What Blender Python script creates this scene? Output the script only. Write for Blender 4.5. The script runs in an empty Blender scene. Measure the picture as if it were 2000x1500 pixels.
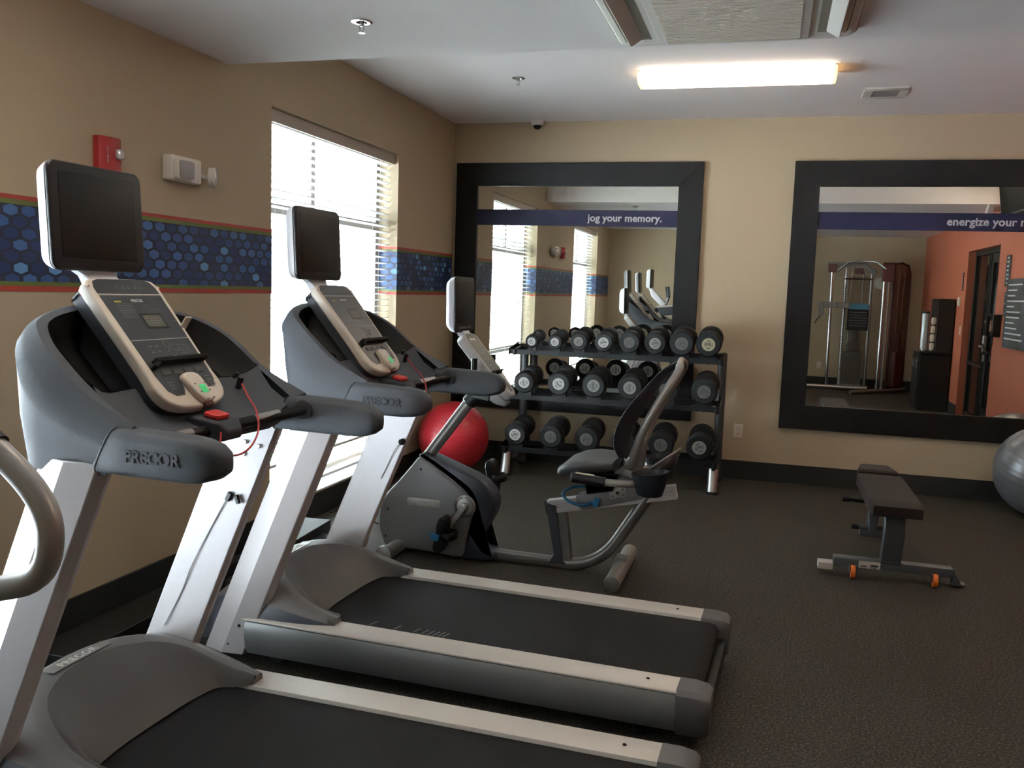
import bpy, bmesh, math, random
from mathutils import Matrix, Vector, Euler
PI = math.pi
S = bpy.context.scene
COL = S.collection

# ------------------------------------------------------------------ camera, light, exposure
D = 7.539            # y of the mirror wall
CX, CZ = 2.737, 1.5
yaw, pitch, roll = 0.277224089, -0.105489933, 0.0334106914
f_ = Vector((-math.sin(yaw)*math.cos(pitch), math.cos(yaw)*math.cos(pitch), math.sin(pitch)))
r_ = Vector((math.cos(yaw), math.sin(yaw), 0)); u_ = r_.cross(f_)
r2 = math.cos(roll)*r_ + math.sin(roll)*u_
u2 = -math.sin(roll)*r_ + math.cos(roll)*u_
cam_d = bpy.data.cameras.new('camera'); cam = bpy.data.objects.new('camera', cam_d); COL.objects.link(cam)
cam.matrix_world = Matrix(((r2.x, u2.x, -f_.x, CX), (r2.y, u2.y, -f_.y, 0), (r2.z, u2.z, -f_.z, CZ), (0, 0, 0, 1)))
cam_d.sensor_width = 36.0; cam_d.lens = 1746.5/2000*36.0; cam_d.clip_start = 0.05
S.camera = cam

W = bpy.data.worlds.new('world'); S.world = W; W.use_nodes = True
wn = W.node_tree.nodes; bg = wn['Background']
bg.inputs[0].default_value = (0.86, 0.93, 1.0, 1); bg.inputs[1].default_value = 5.5
S.view_settings.view_transform = 'Standard'; S.view_settings.look = 'None'
S.view_settings.gamma = 1.0; S.view_settings.use_curve_mapping = False
S.view_settings.exposure = 1.0
S.cycles.use_denoising = True
S.cycles.max_bounces = 9; S.cycles.diffuse_bounces = 5; S.cycles.glossy_bounces = 5
S.cycles.transparent_max_bounces = 12; S.cycles.sample_clamp_indirect = 8.0
S.cycles.caustics_reflective = True; S.cycles.caustics_refractive = False
WINDOWS = ((4.54, 6.32), (0.67, 2.45))      # y spans of the two openings in the left wall
WZ0, WZ1 = 0.16, 2.475
for a, b in WINDOWS:                         # sampling portals in the openings (they emit nothing of their own)
    ld = bpy.data.lights.new('window_portal', 'AREA'); ld.shape = 'RECTANGLE'
    ld.size = WZ1-WZ0; ld.size_y = b-a; ld.cycles.is_portal = True
    lo = bpy.data.objects.new('window_portal', ld); COL.objects.link(lo)
    lo.location = (-0.215, (a+b)/2, (WZ0+WZ1)/2); lo.rotation_euler = (0, -PI/2, 0)

sd = bpy.data.lights.new('sun', 'SUN'); sd.energy = 360.0; sd.angle = math.radians(.6); sd.color = (1.0, .99, .98)
so = bpy.data.objects.new('sun', sd); COL.objects.link(so)
so.rotation_euler = Vector((-.55, -.25, -.80)).to_track_quat('-Z', 'Y').to_euler()      # high over the building, so no beam enters the room

# ------------------------------------------------------------------ materials
MATS = {}
def lin(c):
    return tuple((x/12.92 if x <= .04045 else ((x+.055)/1.055)**2.4) for x in c)
def mat(name, col, rough=.5, metal=0.0, spec=.5, noise=0, nscale=60, bump=0, bscale=200, emit=None, es=1.0, coat=0.0, alpha=None):
    if name in MATS: return MATS[name]
    m = bpy.data.materials.new(name); m.use_nodes = True; MATS[name] = m
    n, l = m.node_tree.nodes, m.node_tree.links
    p = n['Principled BSDF']
    p.inputs['Base Color'].default_value = (*col, 1); p.inputs['Roughness'].default_value = rough
    p.inputs['Metallic'].default_value = metal; p.inputs['Specular IOR Level'].default_value = spec
    p.inputs['Coat Weight'].default_value = coat
    tc = n.new('ShaderNodeTexCoord')
    nz = n.new('ShaderNodeTexNoise'); nz.inputs['Scale'].default_value = nscale; nz.inputs['Detail'].default_value = 3
    l.new(tc.outputs['Object'], nz.inputs['Vector'])
    mx = n.new('ShaderNodeMix'); mx.data_type = 'RGBA'
    k = noise if noise else .04
    mx.inputs[6].default_value = (*[max(0, c*(1-k)) for c in col], 1)
    mx.inputs[7].default_value = (*[min(1, c*(1+k)) for c in col], 1)
    l.new(nz.outputs['Fac'], mx.inputs[0]); l.new(mx.outputs[2], p.inputs['Base Color'])
    if bump:
        b = n.new('ShaderNodeBump'); b.inputs['Strength'].default_value = bump; b.inputs['Distance'].default_value = .002
        n2 = n.new('ShaderNodeTexNoise'); n2.inputs['Scale'].default_value = bscale; n2.inputs['Detail'].default_value = 2
        l.new(tc.outputs['Object'], n2.inputs['Vector']); l.new(n2.outputs['Fac'], b.inputs['Height']); l.new(b.outputs[0], p.inputs['Normal'])
    if emit:
        p.inputs['Emission Color'].default_value = (*emit, 1); p.inputs['Emission Strength'].default_value = es
    if alpha is not None: p.inputs['Alpha'].default_value = alpha
    return m

M_wall = mat('beige_wall_paint', (.43, .345, .235), .75, bump=.25, bscale=260, noise=.02, nscale=3)
M_orange = mat('orange_wall_paint', (.36, .095, .045), .75, bump=.25, bscale=260, noise=.02, nscale=3)
M_ceil = mat('ceiling_paint', (.84, .80, .79), .85, bump=.3, bscale=160, noise=.02, nscale=3)
M_base = mat('dark_base_vinyl', (.018, .019, .018), .6, spec=.3)
M_black = mat('black_plastic', (.008, .008, .009), .42, spec=.35)
M_frame = mat('black_wood_frame', (.006, .005, .0045), .5, spec=.2, noise=.3, nscale=25)
M_blackmat = mat('matte_black', (.008, .008, .008), .75, spec=.25)
M_rubber = mat('dumbbell_rubber', (.010, .010, .0105), .6, spec=.25, bump=.2, bscale=150)
M_belt = mat('treadmill_belt_rubber', (.012, .0105, .010), .7, spec=.2, bump=.5, bscale=500, noise=.25, nscale=300)
M_slate = mat('slate_plastic', (.068, .076, .090), .6, spec=.35, bump=.25, bscale=500)
M_slate2 = mat('dark_slate_plastic', (.038, .042, .052), .6, spec=.35, bump=.25, bscale=500)
M_hood = mat('motor_hood_plastic', (.16, .155, .155), .42, bump=.2, bscale=500)
M_hood2 = mat('motor_hood_inset', (.085, .075, .07), .42, bump=.2, bscale=500)
M_alu = mat('painted_aluminium', (.60, .57, .58), .38, metal=.35)
M_rail = mat('step_rail_aluminium', (.66, .62, .57), .45, metal=.15)
M_side = mat('silver_side_plastic', (.24, .245, .25), .38, metal=.4)
M_white = mat('offwhite_plastic', (.60, .55, .48), .4)
M_shell = mat('silver_shell_plastic', (.58, .58, .62), .35, metal=.1)
M_screen = mat('dark_screen_glass', (.006, .005, .005), .38, spec=.22)
M_overlay = mat('console_overlay', (.035, .037, .042), .35)
M_print = mat('pale_print', (.45, .45, .45), .5)
M_printdim = mat('dim_print', (.14, .14, .145), .5)
M_lcd = mat('console_display', (.085, .085, .05), .25)
M_yellow = mat('yellow_print', (.45, .38, .05), .5)
M_green = mat('green_lit_button', (.05, .5, .18), .4, emit=(.05, .8, .25), es=.12)
M_redalarm = mat('red_alarm_plastic', (.33, .018, .018), .4)
M_red = mat('red_plastic', (.50, .03, .025), .35)
M_redcord = mat('red_cord', (.40, .03, .03), .5)
M_chrome = mat('chrome', (.62, .62, .62), .18, metal=1.0)
M_steel = mat('brushed_steel', (.45, .44, .43), .35, metal=.9)
M_bikegrey = mat('bike_grey_plastic', (.20, .20, .205), .42, metal=.25)
M_bikenavy = mat('bike_navy_plastic', (.032, .038, .055), .4)
M_biketube = mat('bike_tube_paint', (.21, .205, .20), .33, metal=.55)
M_foot = mat('silver_foot_paint', (.36, .35, .33), .4, metal=.5)
M_rackgrey = mat('rack_steel_paint', (.10, .105, .11), .4, metal=.5)
M_mesh = mat('bike_back_mesh', (.020, .022, .032), .75, noise=.4, nscale=400)
M_cup = mat('dark_navy_cup_plastic', (.012, .015, .024), .4)
M_seat = mat('bike_seat_plastic', (.07, .073, .078), .5)
M_blue = mat('blue_plastic', (.015, .16, .34), .4)
M_redball = mat('red_ball_vinyl', (.36, .016, .024), .36, noise=.1, nscale=8)
M_silverball = mat('silver_ball_vinyl', (.20, .205, .22), .33, metal=.35, noise=.1, nscale=8)
M_vinyl = mat('bench_vinyl', (.018, .011, .010), .6, spec=.3, bump=.2, bscale=300)
M_benchsteel = mat('bench_steel', (.13, .14, .15), .38, metal=.5)
M_sticker = mat('white_sticker', (.55, .52, .48), .5)
M_orangeplastic = mat('orange_wheel', (.72, .16, .015), .4)
M_acwhite = mat('ac_plastic', (.74, .70, .64), .5)
M_acgrille = mat('ac_grille', (.66, .60, .52), .6)
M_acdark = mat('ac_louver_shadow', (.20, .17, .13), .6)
M_ventwhite = mat('vent_white', (.60, .56, .52), .5)
M_ventgrey = mat('vent_grey', (.36, .33, .31), .6)
M_capwhite = mat('white_end_cap', (.50, .49, .47), .45)
M_capgrey = mat('grey_end_cap', (.10, .098, .092), .45)
M_capmid = mat('mid_grey_end_cap', (.22, .215, .20), .45)
M_capcream = mat('cream_end_cap', (.36, .34, .22), .45)
M_capprint = mat('end_cap_print', (.03, .03, .03), .5)
M_capprint2 = mat('end_cap_print_dark', (.035, .034, .032), .5)
M_navy = mat('navy_vinyl_band', (.010, .009, .030), .6, spec=.25)
M_letter = mat('grey_white_letters', (.50, .50, .50), .5)
M_plate = mat('cream_wall_plate', (.62, .56, .46), .4)
M_slat = mat('blind_slat', (.72, .72, .70), .5)
M_valance = mat('blind_valance', (.42, .37, .32), .5)
M_winframe = mat('window_frame_taupe', (.24, .215, .20), .45)
M_taupe = mat('taupe_shroud', (.20, .19, .18), .4)
M_maroon = mat('maroon_paint', (.075, .018, .017), .4)
M_door = mat('black_door_paint', (.012, .012, .013), .35)
M_doormetal = mat('door_dark_metal', (.05, .05, .048), .35, metal=.6)
M_cord = mat('black_cord', (.008, .008, .008), .5)
M_wood = mat('handrail_wood', (.035, .022, .013), .6, noise=.3, nscale=12)
M_paving = mat('outside_paving', (.56, .60, .66), .9, noise=.12, nscale=2)
M_leaf = mat('leaves', (.10, .20, .05), .7, noise=.4, nscale=9)
M_car = mat('car_blue_paint', (.10, .22, .30), .25)
M_towel = mat('white_towel', (.66, .60, .50), .9)
M_cabinet = mat('black_cabinet', (.006, .006, .006), .45)
M_purple = mat('dark_purple_sign', (.03, .02, .05), .5)
M_greysign = mat('grey_sign_panel', (.09, .095, .105), .25)

def glass_mat(name, tint, refl=.06, rough=0.0):
    m = bpy.data.materials.new(name); m.use_nodes = True; MATS[name] = m
    n, l = m.node_tree.nodes, m.node_tree.links; n.clear()
    o = n.new('ShaderNodeOutputMaterial'); t = n.new('ShaderNodeBsdfTransparent'); g = n.new('ShaderNodeBsdfGlossy')
    t.inputs[0].default_value = (*tint, 1); g.inputs['Roughness'].default_value = rough
    x = n.new('ShaderNodeMixShader'); x.inputs[0].default_value = refl
    l.new(t.outputs[0], x.inputs[1]); l.new(g.outputs[0], x.inputs[2]); l.new(x.outputs[0], o.inputs[0])
    return m
M_glass = glass_mat('window_glass', (.93, .96, .95), .05)
M_shroud = glass_mat('smoked_red_shroud', (.66, .50, .47), .08, .1)
M_shroudgrey = glass_mat('smoked_grey_shroud', (.85, .84, .82), .10, .1)
M_clear = mat('clear_strobe_lens', (.65, .65, .68), .12, metal=.5)
def mirror_mat():
    m = bpy.data.materials.new('mirror_glass'); m.use_nodes = True
    n, l = m.node_tree.nodes, m.node_tree.links; n.clear()
    o = n.new('ShaderNodeOutputMaterial'); g = n.new('ShaderNodeBsdfGlossy'); g.inputs['Roughness'].default_value = 0.0
    g.inputs[0].default_value = (.80, .82, .78, 1); l.new(g.outputs[0], o.inputs[0]); return m
M_mirror = mirror_mat()
def floor_mat():
    m = mat('rubber_floor', (.034, .030, .026), .66, spec=.3, bump=.6, bscale=200)
    n, l = m.node_tree.nodes, m.node_tree.links; p = n['Principled BSDF']
    tc = n.new('ShaderNodeTexCoord'); v = n.new('ShaderNodeTexNoise'); v.inputs['Scale'].default_value = 105; v.inputs['Detail'].default_value = 4
    l.new(tc.outputs['Object'], v.inputs['Vector'])
    cr = n.new('ShaderNodeValToRGB'); e = cr.color_ramp.elements
    e[0].position = .40; e[0].color = (.019, .016, .012, 1); e[1].position = .56; e[1].color = (.052, .045, .035, 1)
    x = cr.color_ramp.elements.new(.66); x.color = (.115, .098, .070, 1)
    l.new(v.outputs['Fac'], cr.inputs[0])
    n3 = n.new('ShaderNodeTexNoise'); n3.inputs['Scale'].default_value = 1.3; l.new(tc.outputs['Object'], n3.inputs['Vector'])
    mp = n.new('ShaderNodeMapRange'); mp.inputs[3].default_value = .8; mp.inputs[4].default_value = 1.25; l.new(n3.outputs['Fac'], mp.inputs[0])
    mm = n.new('ShaderNodeVectorMath'); mm.operation = 'SCALE'; l.new(cr.outputs[0], mm.inputs[0]); l.new(mp.outputs[0], mm.inputs['Scale'])
    l.new(mm.outputs[0], p.inputs['Base Color']); return m
M_floor = floor_mat()
def math_node(n, l, op, a, b=None, c=None):
    k = n.new('ShaderNodeMath'); k.operation = op
    for i, v in enumerate((a, b, c)):
        if v is None: continue
        if isinstance(v, (int, float)): k.inputs[i].default_value = v
        else: l.new(v, k.inputs[i])
    return k.outputs[0]
def border_mat():
    # wallpaper border: red and green edge stripes, navy field of blue hexagons
    m = mat('hexagon_border_wallpaper', (.02, .03, .08), .5)
    n, l = m.node_tree.nodes, m.node_tree.links; p = n['Principled BSDF']
    g = n.new('ShaderNodeNewGeometry'); sp = n.new('ShaderNodeSeparateXYZ'); l.new(g.outputs['Position'], sp.inputs[0])
    A = lambda op, a, b=None, c=None: math_node(n, l, op, a, b, c)
    s = .0345; R3 = 1.7320508
    U = A('DIVIDE', A('SUBTRACT', sp.outputs[1], sp.outputs[0]), .085); V = A('DIVIDE', A('SUBTRACT', sp.outputs[2], 1.475), .0497)
    def cell(ou, ov):
        fu = A('SUBTRACT', A('FLOORED_MODULO', A('ADD', U, ou), 1.0), .5)
        fv = A('SUBTRACT', A('FLOORED_MODULO', A('ADD', V, ov), R3), R3/2)
        iu = A('SUBTRACT', A('ADD', U, ou), fu); iv = A('SUBTRACT', A('ADD', V, ov), fv)
        au = A('ABSOLUTE', fu); av = A('ABSOLUTE', fv)
        d = A('MAXIMUM', au, A('ADD', A('MULTIPLY', au, .5), A('MULTIPLY', av, .8660254)))
        return d, A('ADD', A('MULTIPLY', iu, 12.9898), A('MULTIPLY', iv, 78.233+ou*5))
    d1, h1 = cell(0, 0); d2, h2 = cell(.5, R3/2)
    first = A('LESS_THAN', d1, d2)
    dd = A('MINIMUM', d1, d2)
    h = A('ADD', A('MULTIPLY', h1, first), A('MULTIPLY', h2, A('SUBTRACT', 1.0, first)))
    rnd = A('FRACT', A('MULTIPLY', A('SINE', h), 43758.5453))
    cr = n.new('ShaderNodeValToRGB'); cr.color_ramp.interpolation = 'CONSTANT'; e = cr.color_ramp.elements
    e[0].position = 0; e[0].color = (.010, .028, .105, 1); e[1].position = .42; e[1].color = (.030, .085, .235, 1)
    for ps, c in ((.62, (.022, .058, .17)), (.80, (.045, .12, .29)), (.93, (.10, .24, .46))):
        q = e.new(ps); q.color = (*c, 1)
    l.new(rnd, cr.inputs[0])
    inside = A('LESS_THAN', dd, .385)
    mx = n.new('ShaderNodeMix'); mx.data_type = 'RGBA'; mx.inputs[6].default_value = (.012, .018, .042, 1)
    l.new(inside, mx.inputs[0]); l.new(cr.outputs[0], mx.inputs[7])
    # stripes by height
    z = sp.outputs[2]
    zr = n.new('ShaderNodeValToRGB'); zr.color_ramp.interpolation = 'CONSTANT'; q = zr.color_ramp.elements
    t = A('DIVIDE', A('SUBTRACT', z, 1.43), .36)
    q[0].position = 0; q[0].color = (.32, .035, .02, 1); q[1].position = .055; q[1].color = (.115, .145, .028, 1)
    w = q.new(.105); w.color = (0, 0, 0, 1); w = q.new(.900); w.color = (.115, .145, .028, 1); w = q.new(.952); w.color = (.32, .035, .02, 1)
    l.new(t, zr.inputs[0])
    mid = A('MULTIPLY', A('GREATER_THAN', t, .105), A('LESS_THAN', t, .900))
    m2 = n.new('ShaderNodeMix'); m2.data_type = 'RGBA'; l.new(mid, m2.inputs[0]); l.new(zr.outputs[0], m2.inputs[6]); l.new(mx.outputs[2], m2.inputs[7])
    l.new(m2.outputs[2], p.inputs['Base Color']); return m
M_border = border_mat()
def lamp_mat(name, col, s):
    m = bpy.data.materials.new(name); m.use_nodes = True
    p = m.node_tree.nodes['Principled BSDF']; p.inputs['Base Color'].default_value = (.8, .75, .6, 1)
    p.inputs['Emission Color'].default_value = (*col, 1); p.inputs['Emission Strength'].default_value = s
    return m

# ------------------------------------------------------------------ mesh helpers
class MB:
    def __init__(s, off=(0, 0, 0)):
        s.v = []; s.f = []; s.mi = []; s.m = Matrix.Identity(4); s.off = Vector(off); s.cur = 0
    def add(s, vs, fs):
        b = len(s.v)
        for p in vs: s.v.append(s.m @ Vector(p) - s.off)
        for q in fs: s.f.append([b+i for i in q]); s.mi.append(s.cur)
        return s
    def box(s, x0, x1, y0, y1, z0, z1):
        v = [(x, y, z) for x in (x0, x1) for y in (y0, y1) for z in (z0, z1)]
        return s.add(v, [(0, 1, 3, 2), (4, 6, 7, 5), (0, 4, 5, 1), (2, 3, 7, 6), (0, 2, 6, 4), (1, 5, 7, 3)])
    def cbox(s, c, d, rot=None):
        old = s.m; s.m = s.m @ Matrix.Translation(c) @ (Euler(rot).to_matrix().to_4x4() if rot else Matrix.Identity(4))
        s.box(-d[0]/2, d[0]/2, -d[1]/2, d[1]/2, -d[2]/2, d[2]/2); s.m = old; return s
    def loft(s, rings, closed=True, caps=True, loop=False):
        n = len(rings[0]); v = [p for r in rings for p in r]; f = []
        K = len(rings)
        for i in range(K if loop else K-1):
            a, b = i*n, ((i+1) % K)*n
            for j in range(n if closed else n-1):
                k = (j+1) % n
                f.append((a+j, a+k, b+k, b+j))
        if caps and closed and not loop:
            f.append(tuple(reversed(range(n)))); f.append(tuple((K-1)*n+j for j in range(n)))
        return s.add(v, f)
    def prism(s, pts, a, b, axis='y'):
        if axis == 'y': r = lambda t: [(p[0], t, p[1]) for p in pts]
        elif axis == 'x': r = lambda t: [(t, p[0], p[1]) for p in pts]
        else: r = lambda t: [(p[0], p[1], t) for p in pts]
        return s.loft([r(a), r(b)])
    def rprism(s, pts, a, b, axis='y', e=.006, n=3):
        # prism with rounded (eased) rims, outline shrunk towards its centroid by about e
        prof = [(e*(1-math.sin(k*PI/2/n)), e*(1-math.cos(k*PI/2/n))) for k in range(n+1)]   # (shrink, depth)
        rr = [(sh, a+dp if b > a else a-dp) for sh, dp in prof]
        rr2 = [(sh, b-dp if b > a else b+dp) for sh, dp in reversed(prof)]
        rings = []
        for sh, t in rr+rr2:
            q = shrink(pts, sh)
            if axis == 'y': rings.append([(p[0], t, p[1]) for p in q])
            elif axis == 'x': rings.append([(t, p[0], p[1]) for p in q])
            else: rings.append([(p[0], p[1], t) for p in q])
        return s.loft(rings)
    def tube(s, path, r, n=12, caps=True, closed=False, flat=1.0):
        P = [Vector(p) for p in path]; K = len(P); rings = []
        R = r if isinstance(r, (list, tuple)) else [r]*K
        up = None
        for i in range(K):
            if closed: t = P[(i+1) % K]-P[i-1]
            else: t = P[min(i+1, K-1)]-P[max(i-1, 0)]
            t.normalize()
            if up is None:
                up = Vector((0, 0, 1)) if abs(t.z) < .9 else Vector((1, 0, 0))
            a = up - t*up.dot(t)
            if a.length < 1e-6: a = Vector((0, 1, 0)) - t*t.y
            a.normalize(); up = a; b = t.cross(a)
            rings.append([P[i]+(a*math.cos(2*PI*j/n)+b*math.sin(2*PI*j/n)*flat)*R[i] for j in range(n)])
        return s.loft(rings, caps=caps, loop=closed)
    def lathe(s, prof, c=(0, 0, 0), axis='z', n=24, caps=True):
        rings = []
        for r, h in prof:
            ring = []
            for j in range(n):
                ca, sa = r*math.cos(2*PI*j/n), r*math.sin(2*PI*j/n)
                p = {'z': (ca, sa, h), 'y': (ca, h, sa), 'x': (h, ca, sa)}[axis]
                ring.append((p[0]+c[0], p[1]+c[1], p[2]+c[2]))
            rings.append(ring)
        return s.loft(rings, caps=caps)
    def sphere(s, c, r, n=24, k=14, sc=(1, 1, 1)):
        prof = [(max(1e-4, r*math.sin(PI*i/k)), -r*math.cos(PI*i/k)) for i in range(k+1)]
        rings = []
        for a, h in prof:
            rings.append([(c[0]+a*math.cos(2*PI*j/n)*sc[0], c[1]+a*math.sin(2*PI*j/n)*sc[1], c[2]+h*sc[2]) for j in range(n)])
        return s.loft(rings)
    def text(s, body, size, ext=.001, align='CENTER', bold=0.0, spacing=1.0):
        cu = bpy.data.curves.new('t', 'FONT'); cu.body = body; cu.size = size; cu.extrude = ext; cu.offset = bold
        cu.align_x = align; cu.align_y = 'CENTER'; cu.resolution_u = 3; cu.space_character = spacing
        o = bpy.data.objects.new('t', cu); COL.objects.link(o)
        me = bpy.data.meshes.new_from_object(o)
        s.add([v.co.copy() for v in me.vertices], [list(p.vertices) for p in me.polygons])
        bpy.data.objects.remove(o); bpy.data.curves.remove(cu); bpy.data.meshes.remove(me)
        return s
    def build(s, name, mats, parent=None, ang=35, bevel=0, sub=0, merge=True, solid=0):
        me = bpy.data.meshes.new(name)
        bm = bmesh.new()
        vs = [bm.verts.new(p) for p in s.v]
        for q, mi in zip(s.f, s.mi):
            try:
                f = bm.faces.new([vs[i] for i in q]); f.material_index = mi
            except ValueError: pass
        if merge: bmesh.ops.remove_doubles(bm, verts=bm.verts, dist=1e-5)
        bmesh.ops.recalc_face_normals(bm, faces=bm.faces)
        bm.to_mesh(me); bm.free()
        for m in (mats if isinstance(mats, (list, tuple)) else [mats]): me.materials.append(m)
        me.polygons.foreach_set('use_smooth', [True]*len(me.polygons))
        me.set_sharp_from_angle(angle=math.radians(ang))
        o = bpy.data.objects.new(name, me); COL.objects.link(o)
        if parent: o.parent = parent
        if solid:
            md = o.modifiers.new('thickness', 'SOLIDIFY'); md.thickness = solid; md.offset = -1
        if sub:
            md = o.modifiers.new('smooth', 'SUBSURF'); md.levels = sub; md.render_levels = sub
        if bevel:
            md = o.modifiers.new('bevel', 'BEVEL'); md.width = bevel; md.segments = 2; md.limit_method = 'ANGLE'; md.angle_limit = math.radians(40); md.harden_normals = False
        return o
def shrink(pts, d):
    if d == 0: return list(pts)
    n = len(pts); out = []
    area = sum(pts[i][0]*pts[(i+1) % n][1]-pts[(i+1) % n][0]*pts[i][1] for i in range(n))
    sg = 1 if area > 0 else -1
    for i in range(n):
        a, b, c = Vector(pts[i-1]), Vector(pts[i]), Vector(pts[(i+1) % n])
        e1 = (b-a); e2 = (c-b)
        if e1.length < 1e-9: e1 = e2.copy()
        if e2.length < 1e-9: e2 = e1.copy()
        e1.normalize(); e2.normalize()
        n1 = Vector((-e1.y, e1.x)); n2 = Vector((-e2.y, e2.x)); h = n1+n2
        if h.length < 1e-6: h = n1
        h.normalize(); k = 1/max(.5, h.dot(n1))
        q = b+h*d*k*sg; out.append((q.x, q.y))
    return out
def rrect(w, h, r, n=5, cx=0, cy=0):
    o = []
    for sx, sy, a0 in ((1, 1, 0), (-1, 1, 90), (-1, -1, 180), (1, -1, 270)):
        for k in range(n+1):
            a = math.radians(a0+90*k/n)
            o.append((cx+sx*(w/2-r)+r*math.cos(a), cy+sy*(h/2-r)+r*math.sin(a)))
    return o
def sm(pts, k=6, closed=False):
    # Catmull-Rom through the points
    P = [Vector(p) for p in pts]; n = len(P); out = []
    for i in range(n if closed else n-1):
        if closed: a, b, c, d = P[i-1], P[i], P[(i+1) % n], P[(i+2) % n]
        else: a, b, c, d = P[max(i-1, 0)], P[i], P[i+1], P[min(i+2, n-1)]
        for j in range(k):
            t = j/k
            out.append(.5*((2*b)+(c-a)*t+(2*a-5*b+4*c-d)*t*t+(3*b-3*c+d-a)*t**3))
    if not closed: out.append(P[-1])
    return out
def sm2(pts, k=6, closed=True): return [(p[0], p[1]) for p in sm([(x, y, 0) for x, y in pts], k, closed)]
def rnd_path(pts, r, k=5):
    # polyline with filleted corners
    P = [Vector(p) for p in pts]; out = [P[0]]
    for i in range(1, len(P)-1):
        a, b, c = P[i-1], P[i], P[i+1]
        d1 = min(r, (a-b).length*.45); d2 = min(r, (c-b).length*.45)
        p0 = b+(a-b).normalized()*d1; p1 = b+(c-b).normalized()*d2
        for j in range(k+1):
            t = j/k; out.append(p0*(1-t)**2+b*2*t*(1-t)+p1*t*t)
    out.append(P[-1]); return out
def tag(o, label, cat, group=None, kind=None):
    if label: o['label'] = label
    if cat: o['category'] = cat
    if group: o['group'] = group
    if kind: o['kind'] = kind
    return o
def thing(name, label, cat, loc=(0, 0, 0), rz=0, group=None):
    o = bpy.data.objects.new(name, None); COL.objects.link(o); o.empty_display_size = .1
    o.location = loc; o.rotation_euler = (0, 0, rz)
    return tag(o, label, cat, group)
def struct(name, mb, m, label, cat, **k):
    o = mb.build(name, m, **k); return tag(o, label, cat, None, 'structure')
# ------------------------------------------------------------------ room shell
ZU, ZL, YS = 2.92, 2.594, 4.117     # upper ceiling, lowered ceiling, step between them
XR = 5.2                            # orange wall
YR1, YR2, XJ = -.45, -1.5, 2.0      # rear wall has a jog at x = XJ
struct('floor', MB().box(-.22, XR+.5, YR2-.2, D+.2, -.1, 0), M_floor, 'dark speckled rubber gym floor', 'floor')
b = MB(); b.box(-.22, XR+.5, YS, D+.2, ZU, ZU+.1); b.box(-.22, XR+.5, YR2-.2, YS, ZL, ZU+.1)
struct('ceiling', b, M_ceil, 'pale ceiling stepping down above the treadmills', 'ceiling')
b = MB(); T_ = -.22
ys = [YR1-.2, .67, 2.45, 4.54, 6.32, D+.2]
b.box(T_, 0, ys[0], ys[1], 0, ZU); b.box(T_, 0, ys[2], ys[3], 0, ZU); b.box(T_, 0, ys[4], ys[5], 0, ZU)
for a, c in WINDOWS:
    b.box(T_, 0, a, c, 0, WZ0); b.box(T_, 0, a, c, WZ1, ZU)
struct('wall_left', b, M_wall, 'beige wall with the windows', 'wall')
struct('wall_back', MB().box(0, XR, D, D+.15, 0, ZU), M_wall, 'beige wall with the two big mirrors', 'wall')
DY0, DY1, DZ = 2.0, 3.70, 2.19
b = MB(); b.box(XR, XR+.15, YR2-.15, DY0, 0, ZU); b.box(XR, XR+.15, DY1, D+.15, 0, ZU); b.box(XR, XR+.15, DY0, DY1, DZ, ZU)
b.box(XR+.15, XR+.3, DY0-.05, DY1+.05, 0, DZ+.05)
struct('wall_right', b, M_orange, 'orange wall seen in the right mirror', 'wall')
b = MB(); b.box(0, XJ, YR1-.15, YR1, 0, ZU); b.box(XJ-.15, XJ, YR2-.15, YR1-.15, 0, ZU); b.box(XJ-.15, XR, YR2-.15, YR2, 0, ZU)
struct('wall_rear', b, M_wall, 'beige wall behind the cable machine, seen in the mirrors', 'wall')
BH = .155
b = MB()
b.box(0, .012, YR1, D, 0, BH)
struct('baseboard_left', b, M_base, 'dark rubber baseboard below the windows', 'baseboard', bevel=.003)
struct('baseboard_back', MB().box(.012, XR-.012, D-.012, D, 0, BH), M_base, 'dark rubber baseboard below the mirrors', 'baseboard', bevel=.003)
b = MB(); b.box(XR-.012, XR, YR2, DY0-.01, 0, BH); b.box(XR-.012, XR, DY1+.01, D, 0, BH)
struct('baseboard_right', b, M_base, 'dark baseboard along the orange wall', 'baseboard')
b = MB(); b.box(.012, XJ, YR1, YR1+.012, 0, BH); b.box(XJ, XR-.012, YR2, YR2+.012, 0, BH); b.box(XJ, XJ+.012, YR2+.012, YR1, 0, BH)
struct('baseboard_rear', b, M_base, 'dark baseboard below the rear wall', 'baseboard')
b = MB(); e = .0025; Z0, Z1 = 1.43, 1.79
b.box(0, e, YR1, .67, Z0, Z1); b.box(0, e, 2.45, 4.54, Z0, Z1); b.box(0, e, 6.32, D, Z0, Z1)
for a, c in WINDOWS:
    b.box(-.145, e, c-e, c, Z0, Z1); b.box(-.145, e, a, a+e, Z0, Z1)
struct('trim_1', b, M_border, 'blue hexagon wallpaper border with red and green edges', 'wallpaper border')

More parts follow.
